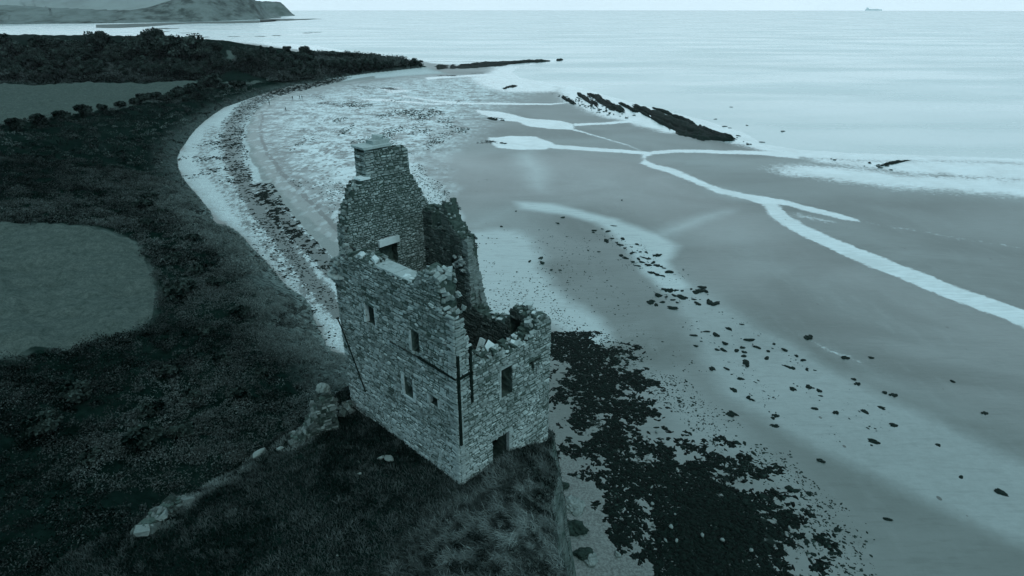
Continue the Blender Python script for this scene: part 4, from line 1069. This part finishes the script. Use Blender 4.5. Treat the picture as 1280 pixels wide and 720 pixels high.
def rock(p, size, mat, label, group, name='rock', fl=.4, cat='rock'):
    o = put(name, random.choice(RM[mat])); o.location = (p[0], p[1], p[2] + size * fl * .15)
    o.rotation_euler = (random.uniform(-.15, .15), random.uniform(-.15, .15), random.uniform(0, 6.28))
    o.scale = (size * random.uniform(.8, 1.4), size * random.uniform(.6, 1), size * fl * random.uniform(.7, 1.2))
    return tag(o, label, cat, group)
B1 = [(742,290),(752,288),(760,291),(767,284),(741,292),(765,300),(758,303),(770,305),(779,301),(776,309),(781,313),(790,311),(797,308),(790,318),(800,317),(807,318),(798,326),(805,325),(812,326),(820,322),(826,320),(777,322),(783,325),(790,330),(797,334),(802,331),(811,334),(816,331),(822,334),(829,337),(812,343),(820,345),(826,347),(835,343),(815,379),(812,381),(820,383),(840,378),(852,375),(858,374),(866,376),(846,381),(838,388),(872,382),(881,366),(863,364),(853,366),(845,366),(836,366),(823,371),(833,373),(842,372),(828,380),(850,372),(875,366),(888,380),(892,382),(868,368),(878,362),(830,364)]
for px, py in B1:
    x, y = at(px + random.uniform(-1, 1), py + random.uniform(-.7, .7)); rock((x, y, gz(x, y)), random.uniform(.3, .75), 'weedrock', 'small dark weed covered rock in the cluster on the pale sand bar beyond the tower', 'rocks clustered on the pale sand bar', fl=.24)
B2 = [(926,408),(911,414),(882,417),(895,421),(867,422),(936,428),(906,432),(869,435),(896,440),(903,440),(920,441),(927,437),(930,443),(929,448),(946,437),(960,442),(958,451),(932,456),(967,433),(980,440),(995,448),(1003,453),(908,464),(890,464),(926,477),(917,491),(935,500),(940,503),(983,461),(990,463),(1008,465),(990,489),(1015,488),(1023,491),(1010,487),(1025,498),(1067,477),(1071,483),(911,521),(916,520),(849,505),(1018,514),(1044,519),(1080,518),(1101,513),(1106,494),(1116,497),(967,536),(965,526),(969,523),(862,545),(1009,424),(1055,450),(1089,450),(1117,535),(930,557),(921,557),(979,588),(1024,579),(1092,556),(1045,666),(1108,653),(985,613),(993,617),(1010,621),(956,625),(931,630),(1007,681),(1016,697),(1039,695),(1172,560),(1200,600),(1230,520),(1190,480),(1250,620)]
for px, py in B2:
    x, y = at(px, py); rock((x, y, gz(x, y)), random.uniform(.25, .5) * (1 if py > 470 else 1.25), 'weedrock', 'lone dark weed covered rock scattered on the open wet sand', 'rocks scattered on the open sand', fl=.24)
for px, py, s_ in ((676,325,.55),(678,331,.7),(662,329,.4),(689,340,.3),(700,340,.28),(735,315,.3),(748,317,.3),(697,281,.4),(645,266,.4),(704,274,.4),(777,252,.4),(627,285,.35)):
    x, y = at(px, py); rock((x, y, gz(x, y)), s_, 'rock', 'small dark rock on the smooth sand just beyond the tower', 'rocks on the sand beyond the tower')

def reef(px, halfw, h_, label, seed, nsec=70):
    nsec = int(nsec * 1.8)
    """rock ledge running out over the sand: a rough ridge whose edges dip under the ground"""
    P = np.array(px, float); L_ = np.concatenate([[0], np.cumsum(np.linalg.norm(np.diff(P, axis=0), axis=1))])
    t = np.linspace(0, L_[-1], nsec); cx = np.interp(t, L_, P[:, 0]); cy = np.interp(t, L_, P[:, 1]); hw = 1.3 * np.interp(t, L_, np.broadcast_to(halfw, len(P)))
    V = []; m_ = 29
    T_ = np.stack([np.gradient(cx), np.gradient(cy)], 1); T_ /= np.linalg.norm(T_, axis=1)[:, None]
    for i in range(nsec):
        for j in range(m_):
            q = j / (m_ - 1) * 2 - 1
            x, y = at(cx[i] - T_[i, 1] * hw[i] * q, cy[i] + T_[i, 0] * hw[i] * q)
            V.append((x, y, q))
    V = np.array(V); scale = np.hypot(V[:, 0], V[:, 1]) / 250
    tt = np.repeat(t, m_) / L_[-1]
    nz = .62 * fbm(tt * 5 + V[:, 2] * .4, V[:, 2] * 3.4 + seed, 4, seed, .62) + .38 * fbm(V[:, 0] / scale * .5, V[:, 1] / scale * .2, 4, seed + 7, .68)
    endf = np.repeat(np.minimum(1, np.minimum(np.arange(nsec), nsec - 1 - np.arange(nsec)) / 10), m_)
    z = h_ * ((1 - V[:, 2] ** 2) * 1.1 * endf - .24 + (nz - .5) * 3.2)
    V[:, 2] = np.maximum(z, -.35)
    F = np.array([(i*m_+j, i*m_+j+1, (i+1)*m_+j+1, (i+1)*m_+j) for i in range(nsec-1) for j in range(m_-1)])
    o = put('rock_reef', np_mesh('rock_reef', V, F, M['weedrock'], np.clip(.4 + (nz - .5) * 2, 0, 1)))
    return tag(o, label, 'reef')
reef([(538,85.5),(570,83.5),(610,81),(650,78),(688,76)], [2.2,3,2.6,2,1.2], 1.4, 'long low dark reef running straight out to sea from the wooded point', 101)
reef([(695,75.4),(704,75)], [1,.8], 1.0, 'tiny dark rock just off the seaward tip of the long reef', 102, 20)
reef([(700,120),(708,125),(716,129),(720,131)], [2,2.5,1.8,1], .8, 'short dark reef, the westernmost of the fan of ledges at the water edge', 103, 30)
reef([(721,117),(733,124),(745,131),(748,136)], [1.5,2.6,3,1.5], .9, 'narrow slanting dark ledge second in the fan of ledges at the water edge', 104, 40)
reef([(731,116),(748,124),(762,132),(778,139),(781,142)], [2,4,4.5,3,1], 1.0, 'thick slanting dark ledge in the middle of the fan of ledges', 105, 40)
reef([(772,128),(784,134),(792,139),(800,140)], [1.2,2,2.5,1], .8, 'small dark ledge just left of the biggest reef', 106, 30)
reef([(788,131),(805,139),(828,150),(850,159),(880,168),(905,173),(922,176)], [2,4.5,7,8.5,7,4,1], 1.2, 'biggest dark reef, broad and tapering to a point on the wet sand', 107, 90)
reef([(815,135),(840,144),(862,153),(875,160)], [1.2,2,2.5,1], .8, 'thin dark ledge along the seaward side of the biggest reef', 108, 40)
reef([(600,179),(612,178),(625,180),(638,182)], [1,2,2,1], .4, 'thin dark ledge at the lip of the pale pool beyond the chimney', 109, 30)
reef([(606,148),(620,150),(638,152)], [1.2,2.2,1], .5, 'small dark ledge in the bright pool near the far waterline', 110, 30)
reef([(626,112),(638,109),(650,108)], [1.2,2.2,1.2], .6, 'small dark rock patch alone in the bright shallows', 111, 24)
reef([(1092,209),(1105,207),(1124,203),(1140,200)], [2,1.6,1.2,1], .5, 'small dark ledge on the wet sand near the right edge of the shore', 112, 30)
for px, py in ((906,158),(912,160),(979,164),(894,149),(934,157),(914,134)):
    x, y = at(px, py); rock((x, y, max(0, gz(x, y))), random.uniform(.5, .9), 'rock', 'small dark rock breaking the shallow water off the biggest reef', 'rocks in the shallows off the biggest reef', fl=.3)

# seaweed beds: one mass of wet lumps
BL = [rock_arrays(s_ + 40, 1, .6) for s_ in range(5)]
def blobs(x, y, size, fl, tone, lift=.0, lng=1.5):
    z = terrain(x, y); lst = []
    k = rng.integers(0, 5, len(x))
    for b in range(5):
        i = np.where(k == b)[0]
        if not len(i): continue
        V0, F0 = BL[b]; a = rng.uniform(0, 6.28, len(i)); ca, sa = np.cos(a), np.sin(a)
        sx = size[i] * rng.uniform(.8, lng, len(i)); sy = size[i] * rng.uniform(.5, 1, len(i)); sz = size[i] * fl * rng.uniform(.7, 1.2, len(i))
        vx = V0[None, :, 0] * sx[:, None]; vy = V0[None, :, 1] * sy[:, None]
        P = np.stack([x[i][:, None] + vx * ca[:, None] - vy * sa[:, None], y[i][:, None] + vx * sa[:, None] + vy * ca[:, None], z[i][:, None] + lift + V0[None, :, 2] * sz[:, None]], -1).reshape(-1, 3)
        F = (F0[None] + (np.arange(len(i)) * len(V0))[:, None, None]).reshape(-1, 3)
        t = np.clip(np.repeat(tone[i], len(V0)) + np.tile(V0[:, 2] * .2, len(i)), 0, 1)
        lst.append((P, F, t))
    return join(lst)
kx, ky = scatter(110000, (3, 42), (22, 72), lambda x, y: soft(KELPW, x, y, .09) > .12)
dens = soft(KELPW, kx, ky, .12) + .46 * soft(poly([(688,392),(712,398),(745,430),(772,455),(780,480),(810,515),(790,560),(740,500),(700,440)]), kx, ky, .05) - .08 * soft(poly([(690,500),(720,560),(800,670),(850,760),(830,640),(760,560)]), kx, ky, .06) + .28 * soft(poly([(760,560),(840,600),(900,610),(960,650),(1000,650),(990,690),(960,720),(960,800),(860,800),(840,720),(790,650)]), kx, ky, .06); pt = .65 * fbm(kx * .42, ky * .42, 6, 61, .72) + .35 * fbm(kx * 1.4, ky * 1.4, 4, 62, .7)
keep = (dens * .62 + (pt - .5) * 2.8 > .29 + .10 * rng.random(len(kx))); kx, ky = kx[keep], ky[keep]
V, F, t = blobs(kx, ky, rng.uniform(.06, .24, len(kx)), .13, rng.uniform(0, .6, len(kx)), 0, 2.1)
tag(put('seaweed', np_mesh('seaweed', V, F, M['weed'], t)), 'black wet seaweed bed spread over the rocky shore right of the tower', 'seaweed', None, 'stuff')
lst = []
for P in WSTR:
    Pa = np.array(P); x, y = scatter(160000, (Pa[:, 0].min() - 3, Pa[:, 0].max() + 3), (Pa[:, 1].min(), Pa[:, 1].max()), lambda x, y: soft(P, x, y, .02) > .15)
    x, y = x[:24000], y[:24000]
    pt = fbm(x * 1.1, y * .7, 4, 63); keep = (soft(P, x, y, .03) * .5 + (pt - .5) * 1.0 > .16 + .5 * rng.random(len(x))); x, y = x[keep], y[keep]
    d_ = np.hypot(x, y)
    lst.append(blobs(x, y, rng.uniform(.06, .2, len(x)) * np.clip(d_ / 90, 1, 2.2), .3, rng.uniform(0, .7, len(x))))
x, y = scatter(26000, (-100, -15), (66, 230), lambda x, y: (soft(poly([(222,198),(245,162),(300,128),(345,112),(330,130),(300,160),(295,200),(330,260),(420,390),(415,440),(352,352),(297,290),(262,268),(225,222)]), x, y, .03) > .4))
pt = fbm(x * .16, y * .12, 4, 67); keep = pt + .22 * rng.random(len(x)) > .72; x, y = x[keep], y[keep]
lst.append(blobs(x, y, rng.uniform(.07, .24, len(x)) * np.clip(np.hypot(x, y) / 90, 1, 2), .3, rng.uniform(.1, .8, len(x))))
V, F, t = join(lst)
tag(put('seaweed', np_mesh('seaweed', V, F, M['weed'], t)), 'dark drift seaweed in long strand lines along the curving pale beach', 'seaweed', None, 'stuff')
# pebbles and scraps over the foreshore
lst = []
SPK = poly([(334,185),(330,150),(360,120),(430,110),(560,115),(600,150),(560,190),(525,205),(560,240),(585,280),(640,290),(680,330),(700,390),(745,425),(690,400),(620,392),(560,330),(440,300),(400,262),(350,215)])
x, y = scatter(70000, (-90, 20), (60, 300), lambda x, y: sdist(SPK, x, y) > 0)
pt = fbm(x * .12, y * .05, 4, 69); keep = pt + .3 * rng.random(len(x)) > np.where(y > 150, .86, .77); x, y = x[keep], y[keep]
lst.append(blobs(x, y, rng.uniform(.05, .15, len(x)) * np.clip(np.hypot(x, y) / 80, 1, 3), .35, rng.uniform(0, 1, len(x))))
x, y = scatter(16000, (0, 60), (26, 80), lambda x, y: (sdist(KELPW, x, y) < 0) & (sdist(KELPW, x, y) > -9) & (sdist(LAND, x, y) < -.5))
pt = fbm(x * .3, y * .3, 4, 73); keep = pt + .25 * rng.random(len(x)) + .06 * sdist(KELPW, x, y) > .66; x, y = x[keep], y[keep]
lst.append(blobs(x, y, rng.uniform(.05, .16, len(x)), .4, rng.uniform(0, 1, len(x))))
for pz, n_, th_ in (([(690,400),(760,420),(860,480),(960,560),(1060,640),(1120,760),(960,800),(1000,640),(900,570),(780,470)], 5200, .60), ([(735,285),(800,300),(840,325),(900,380),(1010,460),(1120,520),(1110,600),(960,520),(860,420),(790,350)], 2600, .66), ([(640,280),(740,300),(800,400),(900,480),(760,440),(690,360)], 700, .5)):
    Pz = np.array(poly(pz)); x, y = scatter(n_ * 3, (Pz[:, 0].min(), Pz[:, 0].max()), (Pz[:, 1].min(), Pz[:, 1].max()), lambda x, y: sdist(Pz, x, y) > 0)
    pt = fbm(x * .22, y * .22, 5, 79, .65); keep = pt + .2 * rng.random(len(x)) > th_; x, y = x[keep][:n_], y[keep][:n_]
    lst.append(blobs(x, y, .03 + .13 * rng.random(len(x)) ** 3, .4, rng.uniform(0, .6, len(x))))
Pz = np.array(poly([(690,118),(800,132),(930,160),(1060,190),(1120,205),(1120,215),(1000,196),(880,172),(740,140)])); x, y = scatter(2500, (Pz[:, 0].min(), Pz[:, 0].max()), (Pz[:, 1].min(), Pz[:, 1].max()), lambda x, y: sdist(Pz, x, y) > 0)
pt = fbm(x * .03, y * .015, 4, 83); keep = pt + .2 * rng.random(len(x)) > .66; x, y = x[keep], y[keep]
lst.append(blobs(x, y, rng.uniform(.25, .8, len(x)), .25, rng.uniform(0, .6, len(x)), .1))
V, F, t = join(lst)
tag(put('pebbles', np_mesh('pebbles', V, F, M['rock'], t)), 'dark pebbles and scraps strewn over the foreshore', 'pebbles', None, 'stuff')

# pale stones among the seaweed
for px, py in ((820,544),(838,664),(845,681),(831,681),(877,674),(843,648),(938,693),(985,664),(902,680),(815,635)):
    x, y = at(px, py); rock((x, y, gz(x, y) + .12), random.uniform(.1, .2), 'palerock', 'small pale stone lying on the black seaweed bed', 'pale stones on the seaweed bed', fl=.6, name='stone', cat='stone')
# boulders and slabs at the foot of the cliff
def boulder(px, py, s_, mat, label, fl=.6, nm='boulder'):
    x, y = at(px, py); o = rock((x, y, gz(x, y)), s_, mat, label, None, nm, fl, 'boulder'); o.scale = (s_ * 1.1, s_ * .8, s_ * fl); o.data = random.choice(BMS[mat]); return o
boulder(719, 668, .85, 'rock', 'biggest dark rounded boulder at the foot of the cliff below the tower', .75)
boulder(712, 634, .95, 'palerock', 'pale cracked slab of rock against the cliff foot above the big boulder', .4)
boulder(721, 640, .8, 'palerock', 'dark edged pale slab jutting onto the sand above the big boulder', .3)
boulder(728, 700, .7, 'rock', 'low dark boulder on the sand below the biggest boulder', .5)
boulder(738, 705, .6, 'palerock', 'flat pale boulder beside the low dark one at the bottom of the shore', .4)
boulder(771, 698, .28, 'palerock', 'small pale stone alone on the gravel near the bottom of the shore', .7)
boulder(703, 612, .5, 'rock', 'small dark boulder tucked high against the cliff foot', .6)
boulder(723, 600, .22, 'palerock', 'tiny pale stone on the sand strip beside the cliff edge', .6)

# ------------------------------------------------------------------ masonry fragments and stones on the knoll
def fragment(p0, p1, tops, th, label, name='ruined_wall_fragment'):
    p0, p1 = Vector(p0), Vector(p1); a = (p1 - p0); a.z = 0; L_ = a.length; a.normalize(); n = Vector((a.y, -a.x, 0))
    z0 = min(gz(p0.x, p0.y), gz(p1.x, p1.y)); o = empty(name, (p0.x, p0.y, z0)); mb = MB(); f = Frame((0, 0, 0), a, n); tp = prof([(t_ * L_, h_) for t_, h_ in tops])
    core(mb, f, 0, L_, -1.2, tp, th, c=.18); face(mb, f, 0, L_, -1, tp, tone=lambda u, w: .35, hr=(.14, .3), var=.3); face(mb, f, 0, L_, -1, tp, d=-th, sgn=-1, tone=lambda u, w: .5)
    crest(mb, f, 0, L_, tp, th, r=(.1, .3), tone=(0, .65)); crest(mb, f, 0, L_, lambda u: tp(u) - .15, th, r=(.1, .26), tone=(0, .7))
    for k in range(int(L_ * 9)):
        u = random.uniform(0, L_); mb.lump(f.p(u, random.choice((.02, .06, -th)), random.uniform(-.2, 1) * max(tp(u), .2)), random.uniform(.08, .4), random.uniform(0, .75), .45)
    mb.build('masonry', [M['fragment'], M['mortar']], o); tag(o, label, 'ruin'); return o, f, tp
p0 = hit(366, 556); p1 = hit(424, 536)
o, f, tp = fragment(p0, p1, [(0, .02), (.25, .25), (.42, .9), (.6, 1.8), (.72, 2.5), (.9, 2.6), (1, 1.7)], 1.0, 'broken stump of rubble masonry on the knoll edge left of the tower')
st_ = rock(Vector(o.location) + f.p((p1 - p0).length * .82, -.45, 2.95), .48, 'palerock', 'rounded boulder perched on top of the masonry stump', None, 'boulder', .8, 'boulder'); st_.data = BMS['palerock'][1]
fragment(hit(429, 521), hit(442, 515), [(0, .2), (.4, .55), (1, .5)], .5, 'small block of masonry between the stump and the tower corner')
fragment(hit(177, 672), hit(238, 625), [(0, .2), (.25, .4), (.5, .5), (.75, .35), (1, .05)], .6, 'low pale wall footing in the grass at the lower left')
for px, py, s_, lb in ((323,570,.34,'flat pale stone on the grassy crest left of the masonry stump'),(350,563,.22,'small pale stone next to the flat one on the crest'),(486,576,.26,'pale stone showing through grass in front of the long tower wall'),
                       (477,574,.16,'little stone just left of the pale one before the long wall'),(450,594,.12,'tiny grey stone in the grass midway between tower and footing'),(422,697,.09,'tiny white stone near the bottom edge of the knoll grass'),(559,651,.07,'tiny white fleck of stone in the grass below the tower corner')):
    p = hit(px, py); rock(p + Vector((0, 0, s_ * .4)), s_, 'palerock', lb, None, 'stone', .6, 'stone')

# ------------------------------------------------------------------ people on the beach
def person_mesh(seed, stride):
    rd = random.Random(seed)
    J = [(0,0,.95,.13),(0,0,1.15,.13),(0,0,1.38,.14),(0,0,1.5,.06),(0,.01,1.62,.095),(0,.015,1.7,.09)]; E = [(0,1),(1,2),(2,3),(3,4),(4,5)]
    for sx in (-1, 1):
        b = len(J); s_ = stride * sx
        J += [(.1*sx,0,.9,.1),(.11*sx,s_*.5,.5,.065),(.11*sx,s_*.9 - .05,.08,.05),(.12*sx,s_*.9+.12,.04,.04)]; E += [(0,b),(b,b+1),(b+1,b+2),(b+2,b+3)]
        b = len(J); J += [(.2*sx,0,1.4,.065),(.25*sx,-s_*.3,1.13,.05),(.26*sx,-s_*.6+.06,.88,.04),(.26*sx,-s_*.7+.1,.78,.04)]; E += [(2,b),(b,b+1),(b+1,b+2),(b+2,b+3)]
    me = bpy.data.meshes.new('body'); me.from_pydata([j[:3] for j in J], E, []); o = bpy.data.objects.new('tmp', me); COL.objects.link(o)
    o.modifiers.new('s', 'SKIN'); 
    for v, j in zip(me.skin_vertices[0].data if me.skin_vertices else [], J): v.radius = (j[3], j[3])
    if not me.skin_vertices: pass
    me.skin_vertices[0].data[0].use_root = True
    su = o.modifiers.new('u', 'SUBSURF'); su.levels = 1
    dg = bpy.context.evaluated_depsgraph_get(); dg.update(); m2 = bpy.data.meshes.new_from_object(o.evaluated_get(dg)); bpy.data.objects.remove(o)
    m2.name = 'body'; m2.materials.clear()
    for k in ('cloth_dark', 'cloth_mid', 'skin'): m2.materials.append(M[k])
    for p in m2.polygons:
        z = p.center.z; p.material_index = 2 if z > 1.5 or (z < .84 and abs(p.center.x) > .22) else (1 if z > .88 and seed % 2 else 0)
    mb = MB(); 
    for k in range(5):
        r0 = .105 * math.cos(k / 5 * 1.3); mb.tube([(0, -.01, 1.655 + .026 * k), (0, -.01, 1.685 + .026 * k)], [r0 + .002, r0 * .93], 10)
    return m2, mb.mesh('hair', M['hair'])
PM = [person_mesh(1, .32), person_mesh(2, .05), person_mesh(3, .22)]
for px, py, k, rz, lb in ((337,132,2,.5,'walker apart from the others on the left, by the grey track'),(357.5,140,0,2.6,'walker in mid stride, nearest of the people to the camera'),(366,125.5,1,.3,'dark clothed walker standing left of the close pair'),
                          (375,125,0,1.2,'left one of the close pair of walkers on the far beach'),(377.8,124.7,1,-.4,'right one of the close pair of walkers on the far beach')):
    x, y = at(px, py); o = empty('person', (x, y, gz(x, y)), rz); put('body', PM[k][0], o); put('hair', PM[k][1], o); tag(o, lb, 'person', 'people walking on the beach')

# ------------------------------------------------------------------ ship on the horizon
sx, sy = ray(1092, 12)[0] / ray(1092, 12)[1] * 10800, 10800
ship = empty('cargo_ship', (sx, sy, 0)); tag(ship, 'grey cargo ship far away on the horizon at the right', 'ship')
mb = MB(); prof_ = [(-130, 14), (-120, 17), (90, 17), (118, 10), (138, 1)]
for i in range(len(prof_) - 1):
    x0, w0 = prof_[i]; x1, w1 = prof_[i + 1]
    mb.quadbox([(x0, -w0 * .8, -3), (x1, -w1 * .8, -3), (x1, w1 * .8, -3), (x0, w0 * .8, -3), (x0, -w0, 14), (x1, -w1, 14 + (3 if x1 > 100 else 0)), (x1, w1, 14 + (3 if x1 > 100 else 0)), (x0, w0, 14)], .5)
mb.build('hull', M['hull'], ship)
mb = MB(); mb.box((-100, 0, 24), (14, 14, 10)); mb.box((-102, 0, 37), (10, 12, 3)); mb.build('bridge', M['white'], ship)
mb = MB(); mb.tube([(-112, 0, 34), (-113, 0, 46)], [4, 3.5], 12); mb.build('funnel', M['hull'], ship)
mb = MB()
for k in range(5): mb.box((-60 + k * 32, 0, 17), (13, 12, 3))
mb.build('hatch_cover', M['hull'], ship)

# ------------------------------------------------------------------ light: overcast sky and a weak broad sun
SUN_EL, SUN_AZ = R(48), R(150)                    # azimuth measured clockwise from +Y (the view direction)
w = bpy.data.worlds.new('World'); SC.world = w; w.use_nodes = True; nt = w.node_tree; bg = nt.nodes['Background']
tc = nt.nodes.new('ShaderNodeTexCoord'); sep = nt.nodes.new('ShaderNodeSeparateXYZ'); nt.links.new(tc.outputs['Generated'], sep.inputs[0])
mx = nt.nodes.new('ShaderNodeMath'); mx.operation = 'MAXIMUM'; nt.links.new(sep.outputs[2], mx.inputs[0]); mx.inputs[1].default_value = .012
cmb = nt.nodes.new('ShaderNodeCombineXYZ'); nt.links.new(sep.outputs[0], cmb.inputs[0]); nt.links.new(sep.outputs[1], cmb.inputs[1]); nt.links.new(mx.outputs[0], cmb.inputs[2])
sky = nt.nodes.new('ShaderNodeTexSky'); sky.sky_type = 'NISHITA'; sky.sun_disc = False; sky.sun_elevation = SUN_EL; sky.sun_rotation = SUN_AZ; sky.dust_density = 4; sky.air_density = 1
nt.links.new(cmb.outputs[0], sky.inputs[0])
nz = nt.nodes.new('ShaderNodeTexNoise'); nz.inputs['Scale'].default_value = 2.2; nz.inputs['Detail'].default_value = 6
mp = nt.nodes.new('ShaderNodeMapping'); mp.inputs['Scale'].default_value = (1, 1, 5); nt.links.new(cmb.outputs[0], mp.inputs[0]); nt.links.new(mp.outputs[0], nz.inputs['Vector'])
cl = nt.nodes.new('ShaderNodeMix'); cl.data_type = 'RGBA'; nt.links.new(nz.outputs[0], cl.inputs[0]); cl.inputs[6].default_value = (7.8, 10.6, 12.4, 1); cl.inputs[7].default_value = (11.4, 14.0, 15.0, 1)
mixn = nt.nodes.new('ShaderNodeMix'); mixn.data_type = 'RGBA'; mixn.inputs[0].default_value = .8; nt.links.new(sky.outputs[0], mixn.inputs[6]); nt.links.new(cl.outputs[2], mixn.inputs[7])
nt.links.new(mixn.outputs[2], bg.inputs[0]); bg.inputs[1].default_value = .1
sl = bpy.data.lights.new('sun', 'SUN'); sl.energy = 1.2; sl.angle = R(20); sl.color = (1, .99, .96)
so = bpy.data.objects.new('sun', sl); COL.objects.link(so)
sd = Vector((math.sin(SUN_AZ) * math.cos(SUN_EL), math.cos(SUN_AZ) * math.cos(SUN_EL), math.sin(SUN_EL)))
so.rotation_euler = (-sd).to_track_quat('-Z', 'Y').to_euler(); so.location = (60, -80, 120)

hz = bpy.data.materials.new('haze'); hz.use_nodes = True; ht = hz.node_tree; ht.nodes.clear()
ho = ht.nodes.new('ShaderNodeOutputMaterial'); hv = ht.nodes.new('ShaderNodeVolumePrincipled'); ht.links.new(hv.outputs[0], ho.inputs['Volume'])
hv.inputs['Density'].default_value = .000022; hv.inputs['Color'].default_value = (.80, .93, .98, 1); hv.inputs['Anisotropy'].default_value = .2
bm = bmesh.new(); bmesh.ops.create_cube(bm, size=2); me = bpy.data.meshes.new('haze')
for v in bm.verts: v.co = (v.co.x * 12500, v.co.y * 12500, -4 if v.co.z < 0 else 420)
bm.to_mesh(me); bm.free(); me.materials.append(hz); tag(put('haze', me), 'thin sea haze lying over the whole shore', 'haze', None, 'stuff')

vs = SC.view_settings; vs.view_transform = 'Standard'; vs.look = 'None'; vs.exposure = 0; vs.gamma = 1; vs.use_curve_mapping = False
SC.cycles.use_denoising = True
SC.cycles.max_bounces = 5
